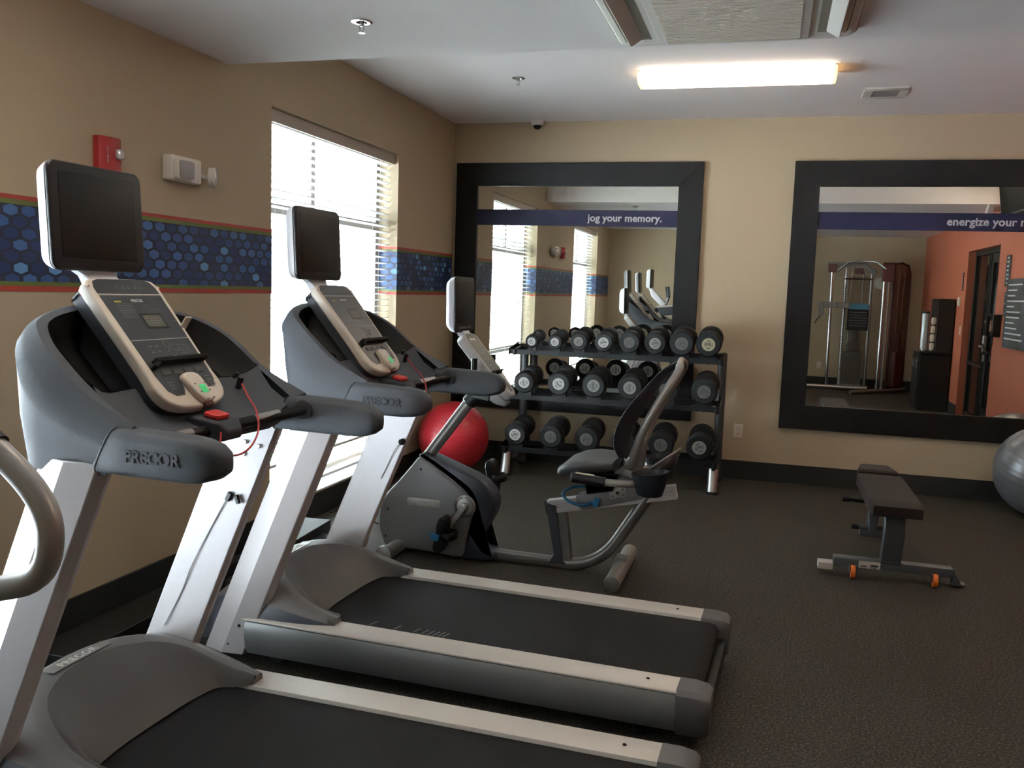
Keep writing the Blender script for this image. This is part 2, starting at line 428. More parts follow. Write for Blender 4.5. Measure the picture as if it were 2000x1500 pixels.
# windows
for i, (a, c) in enumerate(WINDOWS):
    X0, X1 = -.205, -.15
    b = MB(); w = .055
    b.box(X0, X1, a, a+w, WZ0, WZ1); b.box(X0, X1, c-w, c, WZ0, WZ1)
    b.box(X0, X1, a+w, c-w, WZ0, WZ0+.028); b.box(X0, X1, a+w, c-w, WZ1-w, WZ1)
    b.box(X0, X1, a+w, c-w, 1.90, 1.965); b.box(X0, X1, a+w, c-w, .79, .85)
    b.box(X0+.01, X1-.01, (a+c)/2-.14, (a+c)/2-.09, 1.965, WZ1-w)
    wo = struct('window_%d' % (i+1), b, M_winframe, ('tall window beside the red ball, behind half open blinds', 'tall window near the rear corner, seen in the mirror')[i], 'window', bevel=.004)
    b = MB(); b.box(-.149, .006, a+.002, c-.002, WZ0+.001, WZ0+.012); b.build('window_sill', mat('white_sill_paint', (.78, .78, .78), .4), wo, bevel=.002)
    g = MB(); g.box(-.182, -.178, a+w*.6, c-w*.6, WZ0+w*.6, WZ1-w*.6); g.build('glass_pane', M_glass, wo)
    t = thing('window_blind', ('white slatted blind in the window beside the red ball', 'white slatted blind in the window near the rear corner')[i], 'blind', (-.075, (a+c)/2, WZ1), 0, None)
    o = (-.075, (a+c)/2, WZ1)
    b = MB(o); b.box(-.045, -.030, a+.004, c-.004, WZ1-.075, WZ1-.002); b.build('valance', M_valance, t, bevel=.002)
    b = MB(o); b.box(-.11, -.046, a+.01, c-.01, WZ1-.045, WZ1-.004); b.build('head_rail', M_slat, t)
    b = MB(o); z = WZ1-.085; zb = .42
    while z > zb:
        b.m = Matrix.Translation((-.078, 0, z)) @ Matrix.Rotation(math.radians(-9), 4, 'Y')
        b.box(-.025, .025, a+.012, c-.012, -.0014, .0014); z -= .0455
    b.m = Matrix.Identity(4); b.build('slats', M_slat, t)
    b = MB(o); b.box(-.103, -.053, a+.012, c-.012, zb-.03, zb-.012); b.build('bottom_rail', M_slat, t, bevel=.003)
    b = MB(o)
    for q in (.12, .5, .88):
        yy = a+(c-a)*q
        for xx in (-.104, -.052): b.tube([(xx, yy, WZ1-.05), (xx, yy, zb-.02)], .0011, 5)
    b.build('ladder_cord', M_slat, t)

# outside the windows
b = MB(); b.box(-30, -.25, -20, 30, -.5, -.4)
tag(b.build('pavement', M_paving), 'bright paved ground outside the windows', 'pavement', None, 'structure')
t = thing('handrail', 'brown wooden handrail on dark posts outside the window', 'railing', (-.6, 6.0, -.4))
o = (-.6, 6.0, -.4)
MB(o).tube([(-.6, 3.2, .038), (-.6, 9.4, .038)], .022, 12).build('top_rail', M_wood, t)
for yy in (4.3, 6.27, 8.2):
    MB(o).box(-.63, -.57, yy-.03, yy+.03, -.4, .27).build('post', mat('dark_post_paint', (.003, .003, .005), .6), t)
random.seed(4)
t = thing('shrub', 'green leafy shrub outside the window', 'shrub', (-4.2, 9.5, -.4))
b = MB((-4.2, 9.5, -.4))
for k in range(420):
    a1, a2, rr = random.uniform(0, 2*PI), random.uniform(-1, 1), random.uniform(.5, 1)
    c_ = Vector((-4.2+1.1*rr*math.cos(a1)*math.sqrt(1-a2*a2), 9.5+1.3*rr*math.sin(a1)*math.sqrt(1-a2*a2), .75+.85*rr*a2))
    b.m = Matrix.Translation(c_) @ Euler((random.uniform(0, 3), random.uniform(0, 3), random.uniform(0, 3))).to_matrix().to_4x4()
    b.add([(-.09, 0, 0), (0, .04, .01), (.09, 0, 0), (0, -.04, .01)], [(0, 1, 2, 3)])
b.m = Matrix.Identity(4); b.build('foliage', M_leaf, t)
b = MB((-4.2, 9.5, -.4)); 
for k in range(5): b.tube([(-4.2, 9.5, -.4), (-4.2+.5*math.cos(k*1.3), 9.5+.5*math.sin(k*1.3), .7)], .02, 6)
b.build('stem', M_wood, t)

# ------------------------------------------------------------------ mirrors
def wall_mirror(x0, label, words, tx):
    o = (x0+1.06, D, 1.515)
    t = thing('wall_mirror', label, 'mirror', o)
    x1, z0, z1, fw, fd = x0+2.12, .455, 2.578, .196, .035
    for nm, pts in (('top', [(x0, z1), (x1, z1), (x1-fw, z1-fw), (x0+fw, z1-fw)]), ('bottom', [(x0, z0), (x1, z0), (x1-fw, z0+fw), (x0+fw, z0+fw)]),
                    ('l', [(x0, z0), (x0, z1), (x0+fw, z1-fw), (x0+fw, z0+fw)]), ('r', [(x1, z0), (x1, z1), (x1-fw, z1-fw), (x1-fw, z0+fw)])):
        b = MB(o); b.prism(pts, D-fd, D-.001); b.build('frame_rail', M_frame, t, bevel=.002, merge=False)
    b = MB(o); b.box(x0+fw-.01, x1-fw+.01, D-.014, D-.008, z0+fw-.01, z1-fw+.01); b.build('mirror_glass', M_mirror, t)
    b = MB(o); b.box(x0+fw, x1-fw, D-.0165, D-.0142, 2.050, 2.185); bd = b.build('slogan_band', M_navy, t)
    b = MB(o)
    b.m = Matrix.Translation((tx, D-.018, 2.118)) @ Matrix.Rotation(PI/2, 4, 'X'); b.text(words, .084, .0008, 'RIGHT' if words[0] == 'j' else 'LEFT', bold=.0022, spacing=1.02)
    b.build('lettering', M_letter, bd)
wall_mirror(.036, 'big black framed mirror behind the dumbbell rack, slogan jog your memory', 'jog your memory.', 1.835)
wall_mirror(2.859, 'big black framed mirror right of the dumbbell rack, slogan energize your', 'energize your mind.', 3.985)

# ------------------------------------------------------------------ small wall and ceiling things
# socket
def wall_plate(o, ax, label, cat='wall plate', kind='outlet'):
    t = thing('wall_outlet' if kind == 'outlet' else 'light_switch', label, cat, o)
    M = {'back': Matrix.Identity(4), 'right': Matrix.Rotation(-PI/2, 4, 'Z'), 'rear': Matrix.Rotation(PI, 4, 'Z')}[ax]
    b = MB(); b.m = M; b.rprism(rrect(.075, .118, .005), -.006, 0, 'y', .002); b.build('cover_plate', M_plate, t)
    b = MB(); b.m = M
    if kind == 'outlet':
        b.rprism(rrect(.034, .030, .012, cy=.021), -.0085, -.005, 'y', .001); b.rprism(rrect(.034, .030, .012, cy=-.021), -.0085, -.005, 'y', .001)
        b.build('socket', M_white, t)
        b = MB(); b.m = M
        for zz in (.021, -.021):
            for xx in (-.006, .006): b.box(xx-.001, xx+.001, -.0088, -.0084, zz-.001, zz+.007)
            b.box(-.002, .002, -.0088, -.0084, zz-.009, zz-.005)
        b.build('slot', M_blackmat, t)
    else:
        b.box(-.010, .010, -.010, -.005, -.02, .02); b.build('rocker', M_white, t, bevel=.001)
    return t
wall_plate((2.545, D, .40), 'back', 'cream wall outlet between the two mirrors', 'outlet')
wall_plate((3.62, YR2, .36), 'rear', 'cream wall outlet behind the cable machine, seen in the right mirror', 'outlet')
wall_plate((XR, 1.86, 1.15), 'right', 'cream light switch left of the door in the right mirror', 'light switch', 'switch')
t = thing('thermostat', 'white rounded thermostat above the light switch, seen in the right mirror', 'thermostat', (XR, 1.70, 1.53))
b = MB(); b.rprism(rrect(.085, .125, .02), -.03, 0, 'x', .006); b.build('housing', M_plate, t)
b = MB(); b.rprism(rrect(.05, .03, .003, cy=.025), -.032, -.029, 'x', .001); b.build('display', M_ventgrey, t)

# fire alarm
t = thing('fire_alarm', 'red fire alarm with clear strobe on the wall above the nearest treadmill', 'fire alarm', (0, 3.215, 2.005))
b = MB(); prof = []
for y, x in ((-.062, .030), (-.05, .040), (-.01, .050), (.03, .052), (.055, .044), (.066, .030)):
    prof.append((y, x))
b.prism([(0, -.062)] + [(x, y) for y, x in prof] + [(0, .066)], -.072, .072, 'z'); b.build('housing', M_redalarm, t, bevel=.003)
b = MB()
for k, ch in enumerate('FIRE'):
    b.m = Matrix.Translation((.0475, -.029, .022-.0165*k)) @ Matrix.Rotation(math.radians(14.5), 4, 'Z') @ Matrix.Rotation(PI/2, 4, 'Z') @ Matrix.Rotation(PI/2, 4, 'X')
    b.text(ch, .018, .0006, bold=.0006)
b.m = Matrix.Identity(4); b.build('lettering', M_letter, t)
b = MB(); b.cbox((.058, .030, .005), (.030, .036, .046)); b.build('strobe_lens', M_clear, t, bevel=.010)
b = MB(); b.lathe([(.0025, .045), (.0025, .05)], (0, .045, -.042), 'x', 10); b.build('indicator', M_print, t)
# emergency light
t = thing('emergency_light', 'cream twin head emergency light on the wall left of the window', 'emergency light', (0, 3.705, 2.01))
b = MB(); b.rprism(rrect(.225, .115, .010), 0, .055, 'x', .006); b.build('housing', M_acwhite, t)
for k, (yy, zz, rz) in enumerate(((-.045, -.008, -.06), (.168, -.014, .50))):
    b = MB(); b.m = Matrix.Translation((.052 if k == 0 else .055, yy, zz)) @ Matrix.Rotation(rz, 4, 'Z')
    b.rprism(rrect(.112 if k == 0 else .105, .092, .018 if k == 0 else .045), 0, .035, 'x', .006); h = b.build('lamp_head', M_acwhite, t)
    b = MB(); b.m = Matrix.Translation((.052 if k == 0 else .055, yy, zz)) @ Matrix.Rotation(rz, 4, 'Z')
    b.rprism(rrect(.100 if k == 0 else .094, .082, .014 if k == 0 else .040), .034, .040, 'x', .002); b.build('lens', M_clear if k else mat('ribbed_lens', (.30, .28, .29), .35, noise=.6, nscale=220), h)
b = MB(); b.tube([(.03, .12, -.012), (.055, .18, -.016)], .010, 8); b.build('swivel', M_acwhite, t)

# sprinklers
def sprinkler(x, y, z, label):
    t = thing('fire_sprinkler', label, 'sprinkler', (x, y, z), 0, None)
    b = MB(); b.lathe([(.045, 0), (.045, -.003), (.036, -.006), (.024, -.004), (.022, 0)], n=24); b.build('escutcheon', M_chrome, t)
    b = MB(); b.lathe([(.010, 0), (.010, -.018), (.006, -.02)], n=12); b.tube([(.010, 0, -.015), (.008, 0, -.034), (0, 0, -.042)], .0025, 6); b.tube([(-.010, 0, -.015), (-.008, 0, -.034), (0, 0, -.042)], .0025, 6)
    b.build('frame_arm', M_steel, t)
    b = MB(); b.lathe([(.003, -.040), (.015, -.045), (.015, -.047), (.003, -.046)], n=12); b.build('deflector', M_steel, t)
sprinkler(1.02, 3.55, ZL, 'small chrome sprinkler on the lowered ceiling above the treadmills')
sprinkler(1.01, 5.98, ZU, 'small chrome sprinkler on the upper ceiling in front of the left mirror')
# dome camera on the back wall just below the ceiling
t = thing('dome_camera', 'small white dome camera with black lens at the ceiling above the left mirror', 'security camera', (.76, D-.075, ZU))
b = MB(); b.lathe([(.055, 0), (.056, -.02), (.048, -.038), (.040, -.042)], n=28); b.build('housing', M_ventwhite, t)
b = MB(); b.sphere((0, 0, -.042), .036, 20, 12, (1, 1, .95)); b.build('dome', M_screen, t)
# air register
t = thing('air_vent', 'white square ceiling vent right of the fluorescent light', 'air vent', (3.40, 6.73, ZU))
b = MB()
b.prism([(-.14, 0), (.14, 0), (.14, -.004), (.128, -.010), (-.128, -.010), (-.14, -.004)], -.165, -.10); b.prism([(-.14, 0), (.14, 0), (.14, -.004), (.128, -.010), (-.128, -.010), (-.14, -.004)], .10, .165)
b.box(-.14, -.085, -.10, .10, -.010, 0); b.box(.085, .14, -.10, .10, -.010, 0); b.build('frame', M_ventwhite, t)
b = MB()
for k in range(11): b.cbox((0, -.093+k*.0186, -.005), (.17, .014, .0015), (.6, 0, 0))
b.box(-.085, .085, -.10, .10, -.0012, -.0002); b.build('louvers', M_ventgrey, t)
# fluorescent lights
M_lamp = lamp_mat('lit_diffuser', (1.0, .84, .66), 5.5)
M_lampcap = lamp_mat('lit_end_cap', (1.0, .62, .25), 1.0)
def fluorescent(x, y, z, rz, label):
    t = thing('fluorescent_light', label, 'ceiling light', (x, y, z), rz)
    b = MB(); b.box(-.60, .60, -.105, .105, -.030, 0); b.build('pan', M_ventwhite, t, bevel=.003)
    prof = [(-.112, -.010), (-.112, -.045), (-.095, -.072), (-.060, -.084), (.060, -.084), (.095, -.072), (.112, -.045), (.112, -.010)]
    b = MB(); b.prism(prof, -.585, .585, 'x'); b.build('diffuser', M_lamp, t)
    for s in (-1, 1):
        b = MB(); b.prism(prof, s*.586, s*.605, 'x'); b.build('end_cap', M_lampcap, t, bevel=.003)
fluorescent(2.435, 5.985, ZU, 0, 'lit wraparound fluorescent light on the upper ceiling behind the cassette')
# fixtures added outside the frame to brighten the ceiling and walls
fluorescent(4.85, 5.0, ZU, PI/2, 'added fluorescent fill light on the upper ceiling near the orange wall, outside the photo')
fluorescent(3.9, 1.9, ZL, 0, 'added fluorescent fill light on the lowered ceiling near the door, outside the photo')
fluorescent(1.2, 1.9, ZL, 0, 'added fluorescent fill light on the lowered ceiling near the second window, outside the photo')
# ceiling cassette
t = thing('ceiling_cassette', 'large cream ceiling air conditioner cassette with grille', 'air conditioner', (2.52, 3.53, ZL))
b = MB(); b.rprism(rrect(.96, .96, .09, 8), -.030, 0, 'z', .02); b.build('panel', M_acwhite, t)
b = MB(); b.rprism(rrect(.60, .86, .02), -.040, -.028, 'z', .004); g = b.build('intake_grille', M_acwhite, t)
b = MB()
b.box(-.265, .265, -.40, .40, -.0415, -.0395)
for k in range(44): b.box(-.265, .265, -.395+k*.018, -.389+k*.018, -.0445, -.0410)
b.build('grille_mesh', M_acgrille, g)
for s in (-1, 1):
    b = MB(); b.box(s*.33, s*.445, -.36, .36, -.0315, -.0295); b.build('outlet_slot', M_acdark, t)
    b = MB(); b.m = Matrix.Translation((s*.385, 0, -.040)) @ Matrix.Rotation(s*math.radians(32), 4, 'Y'); b.rprism(rrect(.075, .70, .01), -.004, .004, 'z', .003); b.build('louver', M_acwhite, t)
    b = MB(); b.m = Matrix.Translation((s*.425, 0, -.034)) @ Matrix.Rotation(s*math.radians(32), 4, 'Y'); b.rprism(rrect(.03, .70, .01), -.004, .004, 'z', .003); b.build('louver', M_acwhite, t)
# ------------------------------------------------------------------ treadmills
OX = 1.55
def treadmill(name, label, loc, rz, group):
    t = thing(name, label, 'treadmill', loc, rz, group)
    o = (OX, 0, 0)
    def nb(): return MB(o)
    # deck frame, rails
    for s in (-1, 1):
        rail = nb()
        prof = [(.300, .186), (.302, .199), (.408, .202), (.420, .196), (.420, .190), (.300, .172)]
        rail.prism([(s*a, z) for a, z in prof], .79, 2.505, 'x')
        rail.build('step_rail', M_rail, t, merge=False, bevel=.001)
        side = nb()
        pr = [(.396, .189), (.423, .187), (.431, .165), (.432, .13), (.424, .085), (.405, .055), (.385, .052), (.385, .17)]
        side.prism([(s*a, z) for a, z in pr], .845, 2.505, 'x'); side.build('side_frame', M_side, t)
        cap = nb(); cap.m = Matrix.Identity(4)
        r0 = [(s*a, z) for a, z in [(.296, .190), (.302, .201), (.410, .203), (.428, .188), (.434, .15), (.424, .075), (.405, .045), (.30, .045)]]
        rings = []
        for x, k in ((2.503, 1.0), (2.56, 1.0), (2.60, .93), (2.615, .80)):
            rings.append([(x, s*.36+(a-s*.36)*k, .12+(z-.12)*k) for a, z in r0])
        cap.loft(rings); cap.build('end_cap', mat('end_cap_grey', (.13, .13, .135), .45, metal=.3), t, ang=40)
        bolt = nb(); bolt.lathe([(.006, .2015), (.006, .2035)], (2.40, s*.36, 0), 'z', 10); bolt.build('bolt', M_blackmat, t)
        ft = nb(); ft.lathe([(.028, 0), (.028, .022), (.012, .03), (.012, .07)], (2.38, s*.34, 0), 'z', 16); ft.build('leveling_foot', M_black, t)
        ft = nb(); ft.lathe([(.035, -.012), (.035, .012)], (.93, s*.33, .035), 'y', 16); ft.build('transport_wheel', M_black, t)
    b = nb(); b.box(.60, 2.50, -.385, .385, .07, .160); b.build('deck_frame', M_slate2, t, bevel=.01)
    b = nb()
    prof = [(.95, .178), (1.0, .187), (2.535, .187), (2.563, .181), (2.578, .160), (2.563, .135), (2.50, .125), (.95, .125)]
    b.prism(prof, -.292, .292); b.build('running_belt', M_belt, t, ang=50)
    b = nb(); b.box(1.0, 2.52, -.300, -.2925, .15, .186); b.box(1.0, 2.52, .2925, .300, .15, .186); b.build('belt_gap_strip', M_blackmat, t)
    b = nb(); b.box(2.56, 2.606, -.31, .31, .055, .125); b.build('rear_guard', M_black, t)
    # printed tick marks
    b = nb()
    for k, x in enumerate((1.305, 1.41, 1.49, 1.525, 1.55, 1.572, 1.592, 1.612)):
        b = nb(); b.m = Matrix.Translation((x, -.245, .1873)) @ Matrix.Rotation(math.radians(-14), 4, 'Z'); b.box(-.003, .003, -.024, .024, 0, .0004)
        b.build('speed_mark', M_printdim, t)
    # motor hood: crest arch in the shape of a horseshoe
    def curve(pts, n=33):
        full = [(x, -y, z) for x, y, z in pts] + [(x, y, z) for x, y, z in reversed(pts[:-1])]
        c = sm(full, 8); L = len(c)-1
        return [c[round(i*L/(n-1))] for i in range(n)]
    C0 = curve([(1.198, .362, .188), (1.08, .398, .190), (.90, .412, .186), (.72, .400, .160), (.56, .33, .120), (.49, .18, .105), (.475, 0, .10)])
    C0b = curve([(1.198, .358, .200), (1.07, .386, .228), (.90, .392, .258), (.74, .372, .262), (.62, .29, .215), (.565, .16, .205), (.555, 0, .205)])
    C1 = curve([(1.200, .350, .222), (1.05, .352, .252), (.93, .325, .298), (.83, .27, .328), (.775, .18, .343), (.755, .09, .348), (.75, 0, .350)])
    C1b = curve([(1.200, .334, .226), (1.06, .332, .262), (.945, .302, .309), (.86, .243, .339), (.808, .165, .352), (.785, .085, .356), (.778, 0, .357)])
    C2 = curve([(1.200, .318, .222), (1.07, .310, .255), (.965, .278, .303), (.892, .222, .331), (.85, .15, .343), (.834, .08, .354), (.830, 0, .355)])
    C3 = curve([(1.198, .302, .206), (1.145, .285, .192), (1.095, .262, .192), (1.078, .20, .192), (1.072, .13, .193), (1.07, .06, .193), (1.07, 0, .193)])
    def mid(A, B, k, lift=0): return [a*(1-k)+b*k+Vector((0, 0, lift)) for a, b in zip(A, B)]
    b = nb(); b.loft([C0, C0b], closed=False, caps=False); b.loft([[Vector((p.x, p.y, .07)) for p in C0], C0], closed=False, caps=False)
    b.build('hood_skirt', mat('navy_skirt_plastic', (.055, .06, .078), .42), t, ang=60)
    b = nb(); b.loft([C0b, mid(C0b, C1, .5, .010), C1, mid(C1, C1b, .5, .002), C1b, C2], closed=False, caps=False); 
    for q in (0, -1):
        ring = [C0[q], C0b[q], C1[q], C1b[q], C2[q], C3[q]]; low = [Vector((p.x-.004, p.y, .188)) for p in ring]
        b.loft([ring, low], closed=False, caps=False)
    b.build('motor_hood', M_hood, t, ang=50)
    b = nb(); b.loft([C2, mid(C2, C3, .25, .012), mid(C2, C3, .5, .016), mid(C2, C3, .8, .008), C3], closed=False, caps=False); b.build('hood_inset', M_hood2, t, ang=50)
    b = nb()
    b.m = Matrix.Translation((.803, -.016, .3585)) @ Matrix.Rotation(math.radians(2), 4, 'Z')
    b.box(-.019, .019, -.118, .118, 0, .0015); lb = b.build('name_strip', mat('strip_silver', (.40, .39, .38), .25, metal=.4), t)
    b = nb(); b.m = Matrix.Translation((.803, -.016, .3602)) @ Matrix.Rotation(math.radians(2)+PI/2, 4, 'Z'); b.text('PRECOR', .036, .0004, bold=.001, spacing=1.15); b.build('lettering', M_capwhite, lb)
    # uprights
    for s in (-1, 1):
        b = nb()
        def sec(x, z): return [(x, s*.395, z), (x+.095, s*.424, z), (x+.185, s*.412, z), (x+.195, s*.375, z), (x+.19, s*.355, z), (x, s*.355, z)]
        xb, xt = (.640, 1.066)
        b.loft([sec(xb, .045), sec(xb+.006, .06), sec(xt, 1.06)]); b.build('upright', M_alu, t, ang=12, bevel=.003)
        for bx, bz, rr in ((.815, .165, .007), (.765, .085, .006)):
            b = nb(); b.lathe([(rr, s*.4185), (rr*.8, s*.4225)], (bx, 0, bz), 'y', 12); b.build('bolt', M_blackmat, t)
    b = nb(); b.box(.62, .84, -.36, .36, .075, .125); b.build('cross_member', M_slate2, t, bevel=.006)
    # console housing (horseshoe)
    st = [((1.262, .402, 1.030), (1.305, .420, 1.100), (1.335, .385, 1.152), (1.305, .345, 1.142)),
          ((1.10, .402, 1.028), (1.145, .420, 1.150), (1.195, .385, 1.218), (1.188, .352, 1.222)),
          ((1.035, .396, 1.030), (1.045, .416, 1.220), (1.10, .380, 1.295), (1.098, .348, 1.296)),
          ((1.005, .370, 1.050), (.985, .388, 1.298), (1.035, .360, 1.345), (1.036, .328, 1.342)),
          ((.975, .300, 1.100), (.938, .318, 1.350), (.968, .298, 1.386), (.975, .268, 1.380)),
          ((.945, .150, 1.150), (.895, .160, 1.392), (.920, .150, 1.414), (.936, .135, 1.402)),
          ((.940, 0, 1.160), (.885, 0, 1.398), (.910, 0, 1.420), (.930, 0, 1.408))]
    def line(i, n=41):
        pts = [q[i] for q in st]
        full = [(x, -y, z) for x, y, z in pts] + [(x, y, z) for x, y, z in reversed(pts[:-1])]
        c = sm(full, 8); L = len(c)-1
        return [c[round(k*L/(n-1))] for k in range(n)]
    Bc, Ec, Tc, Ic = line(0), line(1), line(2), line(3)
    b = nb(); rings = [Bc, mid(Bc, Ec, .5, 0), mid(Bc, Ec, .9, 0), Ec]
    rings[1] = [Vector((p.x, p.y*1.02, p.z)) for p in rings[1]]
    b.loft(rings, closed=False, caps=False)
    b.loft([Ec, [a*.6+c*.4+Vector((0, 0, .010)) for a, c in zip(Ec, Tc)], Tc, Ic], closed=False, caps=False)
    # tray between the arms
    ny = 17
    def row(x, z, h, dip=0, xe=None):
        out = []
        for k in range(ny):
            u = -1+2*k/(ny-1); e = max(0, abs(u)-.72)/.28
            out.append(Vector(((x if xe is None else x+(xe-x)*abs(u)**2), u*h, z-dip*(1-(abs(u)*1.6-.75)**2 if abs(abs(u)*1.6-.75) < 1 else 0)+.03*e*e)))
        return out
    b.loft([row(1.122, 1.205, .350, 0, 1.182), row(1.16, 1.178, .350, .012, 1.20), row(1.205, 1.142, .350, .022, 1.23), row(1.25, 1.112, .350, .010, 1.27), row(1.275, 1.098, .35, 0, 1.30), row(1.282, 1.075, .35, 0, 1.30), row(1.265, 1.050, .36, 0, 1.28), row(1.10, 1.035, .38), row(.98, 1.055, .33), row(.945, 1.16, .15)], closed=False, caps=False)
    b.build('console_housing', M_slate, t, ang=50)
    # arms
    for s in (-1, 1):
        b = nb(); rings = []
        for k, (x, hh, yy, w) in enumerate([(1.258, .052, .378, .040), (1.268, .056, .378, .044), (1.33, .056, .378, .044), (1.42, .055, .378, .044), (1.50, .054, .377, .044), (1.54, .050, .375, .042), (1.572, .041, .372, .036), (1.593, .026, .369, .026), (1.602, .008, .367, .010)]):
            zc = 1.092 - .008*(x-1.25)/.3; xs = x + (-.020 if s < 0 else .008)*(x-1.25)/.35
            ring = []
            for j in range(20):
                a = 2*PI*j/20; ca, sa = math.cos(a), math.sin(a); p = .5
                ring.append((xs+(.028*(math.copysign(abs(sa)**p, sa)) if k < 2 else 0), s*yy+math.copysign(abs(ca)**p, ca)*w, zc+math.copysign(abs(sa)**p, sa)*hh))
            rings.append(ring)
        b.loft(rings); ar = b.build('arm_rest', M_slate, t, ang=50)
        b = nb(); q0 = rings[1]; c0 = sum((Vector(v) for v in q0), Vector())/20
        b.loft([[c0+(Vector(v)-c0)*k+Vector((dx, 0, 0)) for v in q0] for k, dx in ((1.0, -.0015), (1.022, -.0012), (1.022, .0012), (1.0, .0015))], caps=False); b.build('seam', M_blackmat, ar)
        if s < 0:
            b = nb(); b.m = Matrix.Translation((1.410, -.4225, 1.086)) @ Matrix.Rotation(PI/2, 4, 'X')
            b.text('PRECOR', .040, .0015, bold=.0012, spacing=1.02); b.build('lettering', M_slate2, ar)
        b = nb(); b.lathe([(.024, s*.336), (.030, s*.322), (.019, s*.318)], (1.36, 0, 1.108), 'y', 16); b.build('bar_socket', M_slate2, ar)
    # storage bowls left and right of the console panel
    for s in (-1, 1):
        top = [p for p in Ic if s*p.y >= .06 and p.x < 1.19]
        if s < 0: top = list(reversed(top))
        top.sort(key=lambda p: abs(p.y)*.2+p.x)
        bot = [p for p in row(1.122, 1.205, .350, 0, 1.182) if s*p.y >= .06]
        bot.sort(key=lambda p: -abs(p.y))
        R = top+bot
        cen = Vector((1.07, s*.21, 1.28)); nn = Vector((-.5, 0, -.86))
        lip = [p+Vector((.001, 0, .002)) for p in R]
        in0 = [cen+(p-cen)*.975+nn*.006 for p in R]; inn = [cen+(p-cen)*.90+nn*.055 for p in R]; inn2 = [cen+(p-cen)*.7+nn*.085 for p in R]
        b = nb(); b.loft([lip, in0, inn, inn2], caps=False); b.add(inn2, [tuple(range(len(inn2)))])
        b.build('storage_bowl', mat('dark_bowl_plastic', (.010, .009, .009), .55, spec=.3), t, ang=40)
    # console panel
    P0 = Vector((.955, 0, 1.478)); dn = Vector((.262, 0, -.320)).normalized(); nr = Vector((-dn.z, 0, dn.x)); yv = Vector((0, 1, 0))
    L = .435
    def pm(dx=0, dy=0, h=0):
        # local x -> across (+y), local y -> up the panel, local z -> normal
        c = P0 + dn*dy + nr*h + yv*dx
        return Matrix(((0, -dn.x, nr.x, c.x), (1, 0, 0, c.y), (0, -dn.z, nr.z, c.z), (0, 0, 0, 1)))
    def outline(grow=0, n=6):
        pts = [(-.118, -.006), (-.085, .004), (0, .006), (.085, .004), (.118, -.006)]
        w1, w2 = .142+grow, .139+grow
        base = [(-w1, -.045), (-w1+.006, -.018), (-w1+.030, -grow*-1+.0), (0, .004+grow), (w1-.030, .0+grow), (w1-.006, -.018), (w1, -.045), (w2-.004, -.30), (w2, -.368), (w2-.020, -.413), (w2-.07, -.434-grow), (0, -.440-grow), (-w2+.07, -.434-grow), (-w2+.020, -.413), (-w2, -.368), (-w2+.004, -.30)]
        return sm2(base, 4)
    P0.y = -.014
    ol = outline()
    b = nb(); b.m = pm(); b.rprism(ol, -.014, .022, 'z', .009, 4); pn = b.build('console_panel', M_white, t, ang=45)
    b = nb(); b.m = pm(0, 0, -.040); b.prism(shrink(ol, .006), -.008, .026, 'z'); b.build('panel_back_shell', M_slate2, t, ang=45)
    b = nb(); b.m = pm(); b.prism([(-.122, -.030), (-.112, -.010), (-.09, -.003), (.09, -.003), (.110, -.012), (.120, -.030), (.122, -.052), (-.122, -.052)], .0222, .0234, 'z'); b.build('top_overlay', M_overlay, pn)
    ov = [(-.121, -.060), (.121, -.060), (.118, -.30), (.113, -.355), (.098, -.378), (.062, -.384), (.046, -.372), (.038, -.345), (.0, -.338), (-.028, -.350), (-.034, -.378), (-.045, -.396), (-.078, -.396), (-.102, -.378), (-.112, -.33)]
    b = nb(); b.m = pm(); b.prism(ov, .0222, .0234, 'z'); b.build('overlay', M_overlay, pn)
    b = nb(); b.m = pm(); b.box(-.122, .122, -.0575, -.0545, .0222, .0242); b.build('divider_line', M_print, pn)
    b = nb(); b.m = pm(); b.box(-.117, .119, -.213, -.211, .0236, .0242); b.build('divider_line', M_print, pn)
    b = nb(); b.m = pm(); b.box(-.012, .062, -.170, -.128, .0236, .0244); b.build('display', M_lcd, pn)
    b = nb(); b.m = pm(); b.box(-.020, .070, -.176, -.122, .0235, .0238); b.build('display_bezel', M_black, pn)
    b = nb(); b.m = pm()
    for k in range(5):
        for q in range(9): b.box(-.009+q*.0078, -.004+q*.0078, -.166+k*.0075, -.1615+k*.0075, .0243, .0246)
    b.build('display_digits', M_printdim, pn)
    b = nb(); b.m = pm()
    b.box(-.082, -.056, -.083, -.078, .0235, .0239); b.build('warning_heading', M_yellow, pn)
    b = nb(); b.m = pm()
    for k in range(9): b.box(-.082, -.020-.004*(k % 3), -.089-k*.0058, -.0875-k*.0058, .0235, .0238)
    for x, y, w_ in ((.010, -.094, .03), (.055, -.108, .024), (.010, -.212, .0), (.095, -.15, .02)): b.box(x, x+w_, y-.0015, y, .0235, .0238)
    for x in (-.040, -.018, .004, .030, .052): b.box(x, x+.009, -.035, -.032, .0235, .0238); b.box(x+.002, x+.007, -.028, -.025, .0235, .0238)
    for r_i in range(4):
        for c_i in range(5): b.box(.050+c_i*.010, .056+c_i*.010, -.236-r_i*.009, -.234-r_i*.009, .0235, .0238)
    for x, y in ((-.065, -.232), (-.040, -.232), (-.068, -.252), (-.040, -.250), (-.062, -.274), (-.038, -.272)): b.box(x, x+.012, y-.004, y, .0235, .0239)
    for x, y in ((-.085, -.352), (-.085, -.362), (-.085, -.372), (.078, -.345), (.080, -.357), (.082, -.369)): b.box(x, x+.024, y-.0025, y, .0235, .0239)
    b.build('panel_print', M_printdim, pn)
    b = nb(); b.m = pm(.008, .078, .0236); b.text('PRECOR', .0125, .0003, bold=.0004); b.build('lettering', M_print, pn)
    b = nb()
